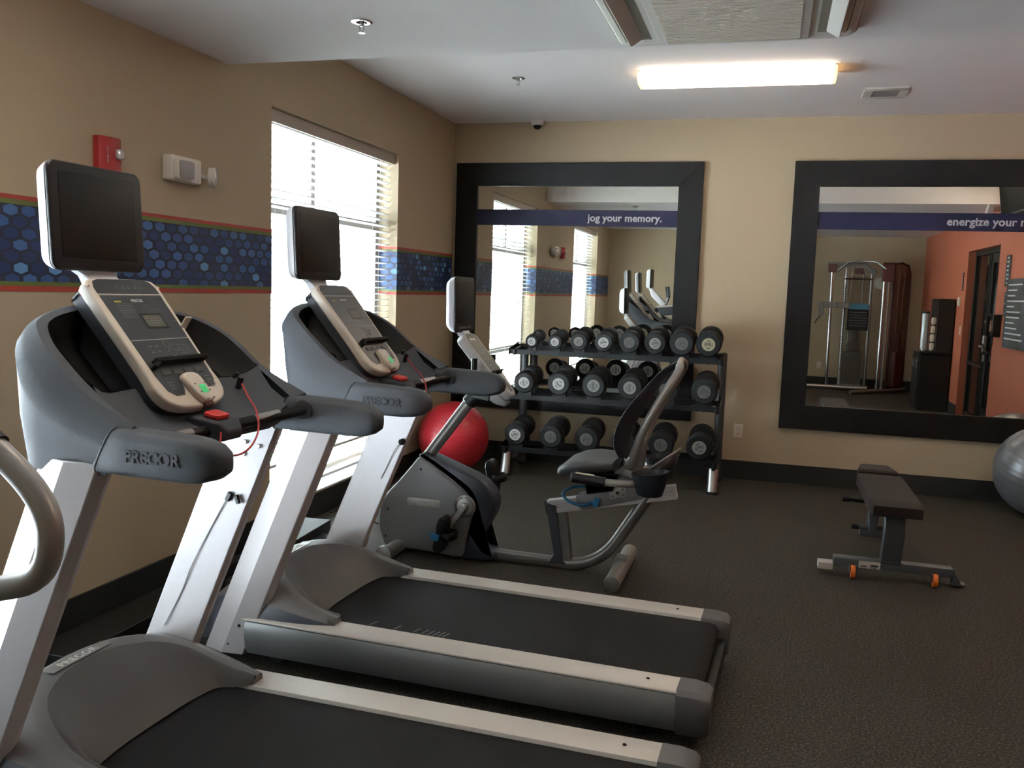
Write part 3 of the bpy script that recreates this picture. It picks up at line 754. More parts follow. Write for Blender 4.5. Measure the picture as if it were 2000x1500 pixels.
    for x, y, r0 in ((.008, -.230, .013), (.038, -.243, .013), (.014, -.258, .013), (.092, -.372, .012)):
        b.m = pm(x, -y, .0236)
        ring = []
        b.loft([[(r*math.cos(2*PI*j/20), r*math.sin(2*PI*j/20), hz) for j in range(20)] for r, hz in ((r0, 0), (r0, .001), (r0-.002, .001), (r0-.002, 0))], caps=False)
    b.build('key_ring', M_printdim, pn)
    b = nb(); b.m = pm(); 
    for x in (-.075, -.030, .018, .062): b.rprism(rrect(.034, .017, .003, cx=x+.010, cy=-.322), .0232, .0255, 'z', .001)
    b.build('soft_key', mat('soft_key_grey', (.055, .053, .052), .5), pn)
    # reading ledge
    b = nb(); b.m = pm(); b.box(-.094, .120, -.297, -.283, .023, .045); b.cbox((-.098, -.302, .034), (.03, .012, .02), (0, 0, .5)); b.build('reading_ledge', M_blackmat, pn, bevel=.002)
    # control pod with green button
    b = nb(); b.m = pm(); b.rprism(sm2([(-.030, -.345), (.0, -.336), (.034, -.345), (.042, -.385), (.044, -.420), (.035, -.432), (.004, -.434), (-.006, -.425), (-.022, -.395)], 3), .020, .042, 'z', .007); pod = b.build('control_pod', M_white, pn, ang=45)
    b = nb(); b.m = pm(); b.box(.002, .040, -.444, -.428, .006, .030); b.build('pod_foot', mat('pod_dark_red', (.12, .045, .04), .4), pod, bevel=.004)
    b = nb(); b.m = pm(); b.rprism(rrect(.026, .028, .005, cx=.016, cy=-.396), .0415, .0432, 'z', .001); b.build('go_button', M_green, pod)
    b = nb(); b.m = pm()
    for x, y in ((-.008, -.378), (.034, -.378), (-.002, -.405), (.036, -.403), (.006, -.430), (.034, -.428)): b.box(x-.004, x+.004, y-.002, y+.002, .0418, .0424)
    b.build('pod_print', M_printdim, pod)
    # stop key base, cross bar
    b = nb(); b.loft([[(1.195, -.065, 1.110), (1.195, .060, 1.110), (1.195, .060, 1.085), (1.195, -.065, 1.085)], [(1.245, -.060, 1.128), (1.245, .056, 1.128), (1.245, .056, 1.070), (1.245, -.060, 1.070)],
                      [(1.322, -.052, 1.115), (1.322, .045, 1.115), (1.322, .045, 1.060), (1.322, -.052, 1.060)], [(1.345, -.035, 1.09), (1.345, .03, 1.09), (1.340, .03, 1.065), (1.340, -.035, 1.065)]])
    kb = b.build('stop_key_base', M_slate2, t, bevel=.006)
    b = nb(); b.m = Matrix.Translation((1.288, -.010, 1.128)) @ Matrix.Rotation(math.radians(12), 4, 'Y'); b.rprism(rrect(.046, .056, .006), -.006, .008, 'z', .003); b.build('stop_key', M_red, kb)
    b = nb(); pth = sm([(1.362, -.325, 1.108), (1.325, -.22, 1.098), (1.29, -.10, 1.090), (1.285, 0, 1.088), (1.29, .10, 1.090), (1.325, .22, 1.098), (1.362, .325, 1.108)], 4)
    b.tube(pth, .0165, 14); cb = b.build('cross_bar', M_black, t)
    for s in (-1, 1):
        b = nb(); b.tube([(1.303, s*.145, 1.0965), (1.329, s*.235, 1.1035)], .0145, 12); b.build('pulse_sensor', M_steel, cb)
    # key lanyard
    b = nb(); b.tube(sm([(1.199, 0.232, 1.194), (1.260, 0.181, 1.157), (1.316, 0.136, 1.128), (1.363, 0.079, 1.087), (1.374, 0.037, 1.050), (1.375, -0.013, 1.030), (1.372, -0.067, 1.031), (1.345, -.07, 1.035), (1.33, -.05, 1.09)], 6), .0028, 6)
    b.build('lanyard', M_redcord, t)
    b = nb(); b.cbox((1.200, .225, 1.190), (.016, .014, .040), (0, .3, 0)); b.cbox((1.188, .225, 1.214), (.012, .024, .020), (0, .6, .3)); b.build('lanyard_clip', M_black, t, bevel=.003)
    # television
    tm = Matrix.Translation((.918, -.036, 1.655)) @ Matrix.Rotation(math.radians(-3.2), 4, 'Y')
    b = nb(); b.m = tm
    rings = []
    for x, w, h, r in ((-.052, .27, .22, .03), (-.049, .30, .245, .035), (-.038, .332, .272, .035), (-.016, .344, .284, .03), (-.006, .348, .288, .028)):
        rings.append([(x, p[0], p[1]) for p in rrect(w, h, r, 5)])
    b.loft(rings); tv = b.build('television', M_shell, t, ang=40)
    b = nb(); b.m = tm; b.rprism(rrect(.348, .288, .028, 5), -.006, .008, 'x', .005); b.build('bezel', M_black, tv)
    b = nb(); b.m = tm; b.rprism(rrect(.284, .230, .004, 2, 0, .004), .0065, .0092, 'x', .001); b.build('screen', M_screen, tv)
    b = nb(); b.loft([[(.880, -.115, 1.52), (.880, .055, 1.52), (.905, .055, 1.52), (.905, -.115, 1.52)], [(.895, -.088, 1.497), (.895, .030, 1.497), (.925, .030, 1.497), (.925, -.088, 1.497)], [(.925, -.095, 1.455), (.925, .040, 1.455), (.965, .040, 1.46), (.965, -.095, 1.46)]])
    b.build('television_neck', M_shell, t, bevel=.003)
    return t
T1 = treadmill('treadmill', 'nearest treadmill, cut off by the bottom left of the photo, grey console and television', (OX, 2.13, 0), math.radians(-1.5), None)
T2 = treadmill('treadmill', 'treadmill in the middle between the nearest treadmill and the exercise bike', (OX+.03, 3.335, 0), math.radians(-2.3), None)
# screws, cable and connector on the inner faces of the far uprights
def on_inner(T, x, z): return (x-OX, .3545, z)
for x, z in ((1.135, .985), (1.185, .975), (1.13, .945)):
    MB().lathe([(.008, .3500), (.006, .3475)], (x-OX, 0, z), 'y', 12).build('bolt', M_steel, T1)
b = MB(); b.lathe([(.014, .354), (.014, .335), (.006, .330)], (1.135-OX, 0, .80), 'y', 14).build('cable_plug', M_black, T2)
b = MB(); b.tube(sm([(1.135-OX, .342, .80), (1.10-OX, .345, .76), (1.06-OX, .350, .68), (1.03-OX, .352, .62)], 4), .0018, 6); b.build('cable', M_printdim, T2)
b = MB(); b.cbox((1.075-OX, .349, .80), (.016, .012, .03), (0, .45, 0)); b.cbox((1.11-OX, .345, .795), (.012, .012, .03), (0, -.3, 0)); b.build('connector', M_black, T1, bevel=.002)
b = MB(); b.tube(sm([(1.065-OX, .350, .79), (1.00-OX, .352, .68), (.93-OX, .350, .55), (.885-OX, .352, .45), (.82-OX, .35, .33)], 5), .0022, 6); b.build('cable', M_print, T1)
# cream card standing in the far bowl of the nearest treadmill
t = thing('paper_card', 'small cream paper card standing behind the console of the nearest treadmill', 'paper card', (1.062, 2.262, 1.325), math.radians(-.8))
b = MB(); b.m = Matrix.Rotation(math.radians(33), 4, 'Y'); b.box(-.003, .003, -.014, .014, -.085, .075); b.build('card', M_plate, t, bevel=.002)
b = MB(); b.m = Matrix.Rotation(math.radians(33), 4, 'Y'); b.box(-.004, -.003, -.008, .008, -.05, .05); b.box(.003, .0035, -.010, -.002, -.055, .04); b.build('print', M_printdim, t)
# ------------------------------------------------------------------ recumbent bike
BY = 4.65
def bike():
    t = thing('recumbent_bike', 'grey recumbent exercise bike with television in front of the dumbbell rack', 'exercise bike', (1.5, BY, 0))
    o = (1.5, BY, 0)
    def nb(): m = MB(o); m.m = Matrix.Translation((0, BY, 0)); return m
    hous = sm2([(.915, .558), (.875, .513), (.829, .456), (.783, .400), (.742, .358), (.712, .318), (.685, .262), (.676, .195), (.683, .12), (.71, .05), (.735, .035), (.80, .030), (1.0, .022), (1.175, .015), (1.20, .12), (1.235, .25), (1.232, .32), (1.195, .385), (1.08, .468), (.96, .540)], 3)
    b = nb(); b.rprism(hous, -.085, .085, 'y', .018, 4); h = b.build('drive_housing', M_bikegrey, t, ang=45)
    band = sm2([(.905, .560), (.935, .578), (.985, .562), (1.138, .508), (1.27, .455), (1.335, .395), (1.358, .335), (1.350, .27), (1.318, .205), (1.292, .155), (1.285, .11), (1.30, .072), (1.36, .056), (1.36, .012), (1.16, .005), (1.205, .12), (1.24, .25), (1.238, .33), (1.195, .395), (1.08, .470), (.96, .540)], 3)
    b = nb(); b.rprism(band, -.070, .070, 'y', .020, 4); b.build('front_shroud', M_bikenavy, t, ang=45)
    b = nb(); b.rprism(rrect(.20, .052, .016, 5, .95, .300), -.0865, -.084, 'y', .001)
    # tilt the badge with the housing
    bd = b.build('name_badge', M_foot, h)
    b = nb(); b.m = Matrix.Translation((.95, BY-.0868, .300)) @ Matrix.Rotation(PI/2, 4, 'X'); b.text('PRECOR', .030, .0005, bold=.0006, spacing=1.2); b.build('lettering', M_print, bd)
    for x, z in ((.735, .245), (.725, .09), (.93, .49)):
        b = nb(); b.lathe([(.006, -.0862), (.005, -.088)], (x, 0, z), 'y', 10); b.build('screw', M_blackmat, h)
    # cranks and pedals
    for s, ang_, in ((-1, math.radians(232)), (1, math.radians(52))):
        cx, cz = 1.195, .308; px, pz = cx+.17*math.cos(ang_), cz+.17*math.sin(ang_)
        if s < 0: px, pz = 1.10, .165
        else: px, pz = 1.265, .425
        b = nb(); b.lathe([(.062, s*.086), (.062, s*.094), (.050, s*.100), (.046, s*.096), (.022, s*.098), (.018, s*.116), (.010, s*.118)], (cx, 0, cz), 'y', 28); ck = b.build('crank_hub', M_steel, t)
        b = nb(); b.loft([[(cx+dx, s*(.112+dy), cz+dz) for dx, dy, dz in ((-.012, 0, .010), (.012, 0, -.010), (.012, .012, -.010), (-.012, .012, .010))], [(px+dx, s*(.125+dy), pz+dz) for dx, dy, dz in ((-.010, 0, .008), (.010, 0, -.008), (.010, .012, -.008), (-.010, .012, .008))]])
        b.build('crank_arm', M_foot, ck, bevel=.003)
        b = nb(); b.m = Matrix.Translation((px, BY+s*.185, pz)) @ Matrix.Rotation(math.radians(8 if s < 0 else -8), 4, 'Y')
        out = sm2([(-.022, -.085), (.018, -.092), (.028, -.05), (.022, 0), (.026, .06), (.012, .095), (-.014, .098), (-.026, .06), (-.020, 0), (-.028, -.05)], 3)
        b.rprism(out, -.048, .048, 'y', .006); pd = b.build('pedal', M_black, t, ang=45)
        b = nb(); b.m = Matrix.Translation((px, BY+s*.185, pz))
        b.loft([[(x, y, z+dz) for dz in (-.022, .022)][0:1]+[(x, y, z+.022)] for x, y, z in sm([(.01, -.05, -.0), (.05, -.055, -.0), (.078, -.03, .005), (.084, 0, .008), (.078, .03, .005), (.05, .055, 0), (.01, .05, 0)], 3)], closed=False, caps=False)
        b.build('pedal_strap', M_black, pd, solid=.003)
        if s < 0:
            b = nb(); b.m = Matrix.Translation((px-.022, BY+s*.238, pz-.005)); b.cbox((0, 0, 0), (.045, .012, .036), (0, .2, 0)); b.cbox((-.026, 0, .012), (.02, .01, .01), (0, .4, 0)); b.build('strap_buckle', M_blue, pd, bevel=.003)
    # mast
    b = nb(); b.tube([(.90, 0, .50), (1.195, 0, .905)], .033, 20, flat=.75); b.build('mast', M_biketube, t)
    b = nb(); b.tube([(1.165, 0, .865), (1.225, 0, .935)], .042, 20, flat=.85); b.cbox((1.255, 0, .915), (.10, .085, .05), (0, .15, 0)); b.build('mast_collar', M_black, t, bevel=.008)
    # main beam, rear tube
    b = nb(); pth = rnd_path([(1.10, 0, .018), (1.80, 0, .018), (1.83, 0, .018), (2.02, 0, .060), (2.235, 0, .54)], .16, 8)
    b.tube([(1.20, 0, .030)]+rnd_path([(1.30, 0, .030), (1.93, 0, .022), (2.245, 0, .55)], .20, 10), .034, 18); b.build('main_tube', M_biketube, t)
    b = nb(); b.rprism(sm2([(1.27, .075), (1.33, .058), (1.66, .052), (1.70, .030), (1.30, .018), (1.27, .03)], 3), -.036, .036, 'y', .006); b.build('tube_cover', M_bikegrey, t)
    # front post under the seat rail
    b = nb(); b.rprism([(1.632, .362), (1.692, .345), (1.740, .050), (1.765, .028), (1.66, .028), (1.69, .075)], -.036, .036, 'y', .005); b.build('post_cover', M_bikenavy, t)
    b = nb(); b.loft([[(1.695, -.026, .33), (1.748, -.026, .315), (1.748, .026, .315), (1.695, .026, .33)], [(1.735, -.026, .03), (1.792, -.026, .03), (1.792, .026, .03), (1.735, .026, .03)]]); b.build('seat_post', M_biketube, t, bevel=.006)
    # seat rail
    d = Vector((2.325-1.645, 0, .492-.345)); L = d.length; a = math.atan2(d.z, d.x)
    RM = Matrix.Translation((1.645, BY, .335)) @ Matrix.Rotation(-a, 4, 'Y')
    b = nb(); b.m = RM
    b.box(0, L, -.032, .032, -.038, -.010); b.box(0, L, -.026, .026, -.010, .008); b.box(0, L, -.032, .032, .008, .034); b.build('seat_rail', M_alu, t, bevel=.002)
    b = nb(); b.m = RM; b.box(-.012, 0, -.034, .034, -.040, .036); b.build('rail_end_cap', M_black, t, bevel=.002)
    b = nb(); b.m = RM
    for s in (-1, 1): b.rprism([(.165, -.005), (.19, -.032), (.24, -.034), (.54, -.010), (.54, .10), (.36, .085), (.22, .055), (.17, .045)], s*.037, s*.043, 'y', .002)
    b.box(.30, .50, -.04, .04, .05, .08); b.build('seat_carriage', M_bikegrey, t)
    b = nb(); b.m = RM; b.rprism(rrect(.09, .062, .012, 4, .395, .035), -.0445, -.043, 'y', .0008); b.build('carriage_plate', M_foot, t)
    b = nb(); b.m = RM
    for x, z in ((.365, .05), (.365, .02), (.425, .05), (.425, .02)): b.box(x-.005, x+.005, -.0452, -.0444, z-.002, z+.002)
    b.lathe([(.008, -.0444), (.007, -.050)], (.395, 0, .035), 'y', 10); b.lathe([(.008, -.0435), (.007, -.048)], (.215, 0, -.010), 'y', 10); b.build('carriage_bolt', M_blackmat, t)
    # blue lever loop
    b = nb(); b.tube(sm([(1.905, -.045, .392), (1.84, -.075, .375), (1.775, -.085, .392), (1.735, -.07, .425), (1.76, -.01, .445), (1.81, .045, .45), (1.87, .06, .43)], 5), .0075, 10); b.cbox((1.915, -.05, .392), (.03, .02, .05), (0, .2, 0)); b.build('adjustment_lever', M_blue, t, bevel=.003)
    # seat pan
    b = nb(); rings = []
    for u, w, z, th in ((1.700, .05, .528, .012), (1.712, .12, .545, .026), (1.745, .19, .562, .036), (1.80, .225, .578, .040), (1.88, .235, .590, .040), (1.96, .215, .595, .036), (2.01, .17, .60, .03)):
        n = 24; ring = []
        for j in range(n):
            ang = 2*PI*j/n; ca, sa = math.cos(ang), math.sin(ang)
            yy = math.copysign(abs(ca)**.7, ca)*w
            ring.append((u, yy, z+math.copysign(abs(sa)**.8, sa)*th + .028*(abs(yy)/.235)**2))
        rings.append(ring)
    b.loft(rings); b.build('seat', M_seat, t, ang=60)
    b = nb(); b.rprism([(1.86, .43), (2.0, .46), (2.03, .55), (1.90, .56), (1.84, .53)], -.06, .06, 'y', .008); b.build('seat_bracket', M_bikenavy, t)
    # back rest
    padc = [(2.050, .655), (2.034, .72), (2.050, .80), (2.085, .88), (2.135, .965), (2.185, 1.05), (2.225, 1.115), (2.29, 1.165)]
    pc = sm([(x, 0, z) for x, z in padc], 3)
    rings = []
    for i, p in enumerate(pc):
        q = i/(len(pc)-1); w = .11+.10*math.sin(PI*min(1, max(0, q*1.0+.12)))
        if q > .9: w *= 1-(q-.9)*3
        tt = (pc[min(i+1, len(pc)-1)]-pc[max(i-1, 0)]).normalized(); nrm = Vector((tt.z, 0, -tt.x)); n = 18; ring = []
        for j in range(n):
            ang = 2*PI*j/n; ca, sa = math.cos(ang), math.sin(ang); yy = math.copysign(abs(ca)**.8, ca)*w
            ring.append(p+nrm*(.016*math.copysign(abs(sa)**.8, sa)-.045*(yy/.2)**2+.02)+Vector((0, yy, 0)))
        rings.append(ring)
    b.loft(rings); b.build('backrest', M_mesh, t, ang=60)
    for s in (-1, 1):
        b = nb(); b.tube(sm([(2.075, s*.04, .60), (2.105, s*.09, .67), (2.135, s*.135, .755), (2.175, s*.165, .85), (2.225, s*.17, .95), (2.275, s*.16, 1.04), (2.315, s*.13, 1.115), (2.318, s*.09, 1.15), (2.315, 0, 1.165)], 5), [.022]*35+[.018]*6, 12); b.build('back_frame', M_foot, t)
    b = nb(); b.rprism([(2.0, .50), (2.10, .50), (2.15, .60), (2.16, .74), (2.12, .74), (2.08, .62), (2.0, .56)], -.035, .035, 'y', .006); b.build('back_bracket', M_bikegrey, t)
    # side handles
    for s in (-1, 1):
        b = nb(); b.tube(sm([(2.06, s*.05, .565), (2.14, s*.13, .560), (2.165, s*.215, .555), (2.12, s*.275, .556), (2.04, s*.292, .556), (1.97, s*.295, .558)], 6), .019, 14); hb = b.build('handlebar', M_foot, t)
        b = nb(); b.tube([(2.000, s*.295, .557), (1.83, s*.295, .568), (1.822, s*.295, .5685)], [.026, .026, .020], 16); b.build('grip', M_black, hb)
        b = nb(); b.m = Matrix.Translation((1.895, BY+s*.295, .5895)) @ Matrix.Rotation(math.radians(4), 4, 'Y'); b.rprism(rrect(.10, .022, .010), -.003, .003, 'z', .002); b.build('pulse_sensor', mat('sensor_plate', (.62, .55, .48), .35, metal=.5), hb)
    # cup holders behind the seat
    for s in (-1, 1):
        cx, cy, cz = 2.215, s*.25, .0
        b = nb(); rings = []
        for r, z in ((.050, .500), (.058, .505), (.072, .56), (.088, .618), (.084, .618), (.068, .56), (.055, .512)):
            rings.append([(cx+r*1.1*math.cos(2*PI*j/22), cy+r*math.sin(2*PI*j/22), z+(.012*math.cos(2*PI*j/22) if z > .6 else 0)) for j in range(22)])
        b.loft(rings); b.build('cup_holder', M_cup, t, ang=50)
    b = nb(); b.loft([[(x, y, z) for z in (0, 1)] for x, y, z in ()] or [[(2.20, -.17, .62), (2.20, -.17, .55)], [(2.26, -.12, .66), (2.27, -.12, .55)], [(2.31, -.05, .69), (2.30, -.05, .56)], [(2.33, .03, .70), (2.31, .03, .56)], [(2.30, .10, .665), (2.30, .10, .55)], [(2.27, .17, .63), (2.25, .17, .54)]], closed=False, caps=False)
    b.build('magazine_pocket', M_cup, t, solid=.006)
    b = nb(); b.tube(sm([(2.20, -.17, .622), (2.26, -.12, .662), (2.31, -.05, .692), (2.33, .03, .702), (2.30, .10, .667), (2.27, .17, .632)], 5), .006, 8); b.build('pocket_rim', M_bikegrey, t)
    # feet
    b = nb(); b.tube([(2.055, -.300, .042), (2.055, .300, .042)], .042, 24); b.build('rear_foot', M_foot, t)
    for s in (-1, 1): b = nb(); b.tube([(2.055, s*.300, .042), (2.055, s*.309, .042), (2.055, s*.312, .042)], [.043, .042, .030], 24); b.lathe([(.005, s*.312), (.005, s*.3135)], (2.055, 0, .042), 'y', 8); b.build('foot_cap', M_steel, t)
    b = nb(); b.loft([[(1.99, -.03, .03), (2.05, -.03, .02), (2.05, .03, .02), (1.99, .03, .03)], [(2.03, -.03, .11), (2.09, -.03, .10), (2.09, .03, .10), (2.03, .03, .11)]]); b.build('foot_bracket', M_bikegrey, t, bevel=.004)
    b = nb(); b.tube([(.80, -.25, .040), (.80, .25, .040)], .038, 20); b.build('front_foot', M_foot, t)
    for s in (-1, 1): b = nb(); b.lathe([(.030, s*.25), (.045, s*.255), (.045, s*.285), (.030, s*.29)], (.80, 0, .046), 'y', 20); b.build('wheel', M_foot, t)
    # television and console
    b = nb(); b.m = Matrix.Translation((1.128, BY, 1.408)) @ Matrix.Rotation(math.radians(-1), 4, 'Y'); rings = []
    tm = b.m.copy()
    for x, w, h, r in ((-.068, .20, .20, .03), (-.060, .245, .25, .035), (-.035, .285, .285, .03), (-.006, .305, .300, .028)):
        rings.append([(x, p[0], p[1]) for p in rrect(w, h, r, 5)])
    b.loft(rings); tv = b.build('television', M_shell, t, ang=40)
    b = nb(); b.m = tm; b.rprism(rrect(.305, .300, .028, 5), -.006, .006, 'x', .004); b.build('bezel', M_black, tv)
    b = nb(); b.m = tm; b.rprism(rrect(.250, .222, .004, 2, 0, .010), .0045, .0075, 'x', .001); b.build('screen', M_screen, tv)
    b = nb(); b.m = tm; b.box(.006, .0075, -.10, .02, -.130, -.118); b.box(.006, .0075, .04, .09, -.130, -.118); b.build('button_strip', M_printdim, tv)
    b = nb(); b.loft([[(1.10, -.05, 1.265), (1.14, -.05, 1.265), (1.14, .05, 1.265), (1.10, .05, 1.265)], [(1.12, -.06, 1.235), (1.16, -.06, 1.235), (1.16, .06, 1.235), (1.12, .06, 1.235)]]); b.build('television_neck', M_shell, t)
    P0 = Vector((1.150, 0, 1.252)); dn = Vector((.272, 0, -.320)).normalized(); nr = Vector((-dn.z, 0, dn.x))
    def pm(dx=0, dy=0, h=0):
        c = P0+dn*dy+nr*h+Vector((0, dx+BY, 0)); return Matrix(((0, -dn.x, nr.x, c.x), (1, 0, 0, c.y), (0, -dn.z, nr.z, c.z), (0, 0, 0, 1)))
    ol = sm2([(-.108, -.05), (-.098, -.018), (-.06, .0), (0, .004), (.06, 0), (.098, -.018), (.108, -.05), (.098, -.22), (.070, -.33), (.052, -.40), (.030, -.425), (0, -.430), (-.030, -.425), (-.052, -.40), (-.070, -.33), (-.098, -.22)], 4)
    b = nb(); b.m = pm(); b.rprism(ol, -.050, .006, 'z', .012, 4); pn = b.build('console_panel', mat('bike_console_shell', (.46, .45, .44), .4), t, ang=45)
    b = nb(); b.m = pm(); b.prism([(-.085, -.05), (-.075, -.02), (-.05, -.008), (.05, -.008), (.075, -.02), (.085, -.05), (.085, -.25), (.07, -.265), (-.07, -.265), (-.085, -.25)], .0062, .0075, 'z'); b.build('overlay', mat('bike_overlay_olive', (.085, .085, .065), .35), pn)
    b = nb(); b.m = pm(); b.box(-.062, .03, -.052, -.040, .0076, .0082); b.build('brand_strip', mat('brand_strip_cream', (.62, .56, .40), .3), pn)
    b = nb(); b.m = pm(); b.box(-.09, .09, -.058, -.056, .0076, .0082)
    random.seed(2)
    for r_i in range(9):
        for c_i in range(6):
            if random.random() < .7: x = -.07+c_i*.026; y = -.08-r_i*.02; b.box(x, x+random.uniform(.006, .016), y-.003, y, .0076, .0080)
    b.build('panel_print', M_print, pn)
    b = nb(); b.m = pm(); b.box(-.035, .035, -.285, -.273, .006, .022); b.box(-.10, .10, -.272, -.262, .006, .014); b.build('reading_ledge', M_blackmat, pn, bevel=.002)
    b = nb(); b.m = pm(); b.rprism(rrect(.026, .060, .008, 4, .0, -.375), .0055, .008, 'z', .001); b.build('name_badge', M_printdim, pn)
    for s in (-1, 1):
        b = nb(); b.tube(sm([(1.26, s*.06, 1.02), (1.255, s*.15, 1.035), (1.25, s*.165, 1.07), (1.25, s*.165, 1.13)], 5), .016, 12); b.build('console_grip', M_black, t)
    b = nb(); b.rprism([(1.24, .93), (1.33, .96), (1.40, .885), (1.385, .865), (1.33, .875)], -.04, .04, 'y', .008); b.build('console_bracket', M_bikegrey, t)
    # power cord
    return t
BIKE = bike()
# ------------------------------------------------------------------ dumbbell rack
t = thing('dumbbell_rack', 'three shelf black and grey dumbbell rack below the left mirror', 'dumbbell rack', (1.6, 7.15, 0))
o = (1.6, 7.15, 0)
RX0, RX1 = .745, 2.395
TILT = math.radians(8)
SH = ((1.030, 7.00, 'top'), (.677, 6.85, 'middle'), (.252, 6.82, 'bottom'))    # contact height at the front face, y of the front faces
for s, x in ((0, RX0), (1, RX1)):
    b = MB(o); b.tube([(x, 6.872, .012), (x, 6.915, .185)], .040, 20, flat=.8); b.build('front_leg', M_steel, t)
    b = MB(o); b.lathe([(.047, 0), (.047, .012), (.040, .016)], (x, 6.87, 0), 'z', 18); b.build('foot_pad', M_black, t)
    b = MB(o); b.tube([(x, 7.40, .012), (x, 7.375, .25), (x, 7.36, 1.045)], .036, 20, flat=.75); b.build('upright', M_rackgrey, t)
    b = MB(o); b.tube([(x, 6.94, .12), (x, 7.38, .12)], .026, 14); b.build('side_bar', M_rackgrey, t)
    b = MB(o); b.lathe([(.044, 0), (.044, .012), (.03, .03)], (x, 7.402, 0), 'z', 16); b.build('foot_pad', M_black, t)
for z, y, nm in SH:
    b = MB(o); b.m = Matrix.Translation((0, y, z)) @ Matrix.Rotation(TILT, 4, 'X')
    for y0 in (.035, .235):
        b.box(RX0-.045, RX1+.02, y0, y0+.030, -.062, -.056); b.box(RX0-.045, RX1+.02, y0, y0+.005, -.062, -.020)
    b.box(RX0-.045, RX0-.038, .02, .30, -.066, -.012); b.box(RX1+.013, RX1+.02, .02, .30, -.066, -.012)
    b.build('%s_shelf' % nm, M_black, t, bevel=.0015)
    for x in (RX0, RX1):
        b = MB(o); b.cbox((x, (y+.02+7.34)/2, z-.045+.02), (.022, 7.34-y-.02, .045), (TILT*.7, 0, 0)); b.build('shelf_bracket', M_black, t, bevel=.004)
ROWS = ([(.898, .055, 'w', 92), (1.090, .060, 'w', 95), (1.285, .073, 'm', 40), (1.486, .075, 'w', 15), (1.690, .085, 'g', 50), (1.893, .087, 'm', 5), (2.097, .096, 'g', 30), (2.300, .098, 'c', -3)],
        [(.887, .086, 'w', 100), (1.169, .092, 'w', 140), (1.449, .095, 'm', 95), (1.733, .096, 'm', 92), (2.010, .097, 'g', 20), (2.296, .099, 'g', 20)],
        [(.835, .091, 'w', 15), (1.127, .096, 'g', 85), (1.416, .098, 'g', 20), (1.706, .099, 'g', 60), (1.994, .099, 'g', 85), (2.285, .102, 'm', 25)])
ORD = ['leftmost', 'second from the left', 'third from the left', 'fourth from the left', 'fifth from the left', 'sixth from the left', 'seventh from the left', 'eighth from the left']
CAPM = {'w': (M_capwhite, M_capprint, 'white'), 'm': (M_capmid, M_capprint, 'grey'), 'g': (M_capgrey, M_capprint2, 'dark grey'), 'c': (M_capcream, M_capprint, 'cream')}
for (z, y, nm), row in zip(SH, ROWS):
    for i, (x, R, cm, rot) in enumerate(row):
        od = 'rightmost' if i == len(row)-1 else ORD[i]
        cc = CAPM[cm]
        d = thing('dumbbell', 'black dumbbell with %s end cap, %s on the %s rack shelf' % (cc[2], od, nm), 'dumbbell', (x, y, z+R), 0, 'dumbbells on the rack')
        d.rotation_euler = (TILT, 0, 0)
        hl = .05+R*.6; Lh = .112; tot = 2*hl+Lh
        if nm == 'top': tot = min(tot, .30)
        for k, y0 in enumerate((0, tot-hl)):
            b = MB(); b.lathe([(R*.60, y0), (R*.90, y0+.001), (R*.985, y0+.010), (R, y0+.022), (R, y0+hl-.018), (R*.97, y0+hl-.006), (R*.80, y0+hl), (.02, y0+hl)], n=36, axis='y', caps=True); hd = b.build('head', M_rubber, d, ang=40)
            yc = y0-.0012 if k == 0 else tot+.0012; sg = -1 if k == 0 else 1
            capm = cc if k == 0 else CAPM['w' if cm != 'g' else 'c']
            rc = max(.034, R*.56) if cm == 'w' and nm == 'top' else R*.52
            b = MB(); b.lathe([(rc, yc), (rc*.97, yc+sg*.0015), (.001, yc+sg*.0018)], n=30, axis='y'); b.lathe([(rc*1.02, y0+.0005 if k == 0 else tot-.0005), (rc*1.02, yc)], n=30, axis='y', caps=False)
            ec = b.build('end_cap', capm[0], hd)
            b = MB(); mm = Matrix.Translation((0, yc+sg*.0022, 0)) @ Matrix.Rotation(PI/2, 4, 'X')
            if k: mm = Matrix.Translation((0, yc+sg*.0022, 0)) @ Matrix.Rotation(PI, 4, 'Z') @ Matrix.Rotation(PI/2, 4, 'X')
            mm = mm @ Matrix.Rotation(math.radians(rot), 4, 'Z')
            b.m = mm @ Matrix.Translation((0, rc*.12 if False else 0, 0)); b.text('SPRI', rc*.72, .0004, bold=.0004)
            b.m = mm
            for q in (-1, 1): b.box(-rc*.28, rc*.28, q*rc*.55-rc*.06, q*rc*.55+rc*.06, -.0004, .0004)
            b.build('lettering', capm[1], ec)
        b = MB(); b.lathe([(.017, hl-.004), (.0145, hl+.03), (.017, tot/2), (.0145, tot-hl-.03), (.017, tot-hl+.004)], n=16, axis='y'); b.build('handle', M_steel, d)
        # saddles that carry the heads
        for y0 in (.040, .240):
            b = MB(o); b.m = Matrix.Translation((x, y, z)) @ Matrix.Rotation(TILT, 4, 'X')
            w = R*.62; pr = []
            Rg = R+.002
            for k in range(9):
                a = -math.asin(w/Rg)+2*math.asin(w/Rg)*k/8; pr.append((Rg*math.sin(a), R-Rg*math.cos(a)-.001))
            pr += [(w, -.022), (w*.5, -.056), (-w*.5, -.056), (-w, -.022)]
            b.prism(pr, y0-.012, y0+.030); b.lathe([(.004, -.070), (.004, -.056)], (0, y0+.01, 0), 'z', 8); b.build('saddle', M_black, t)

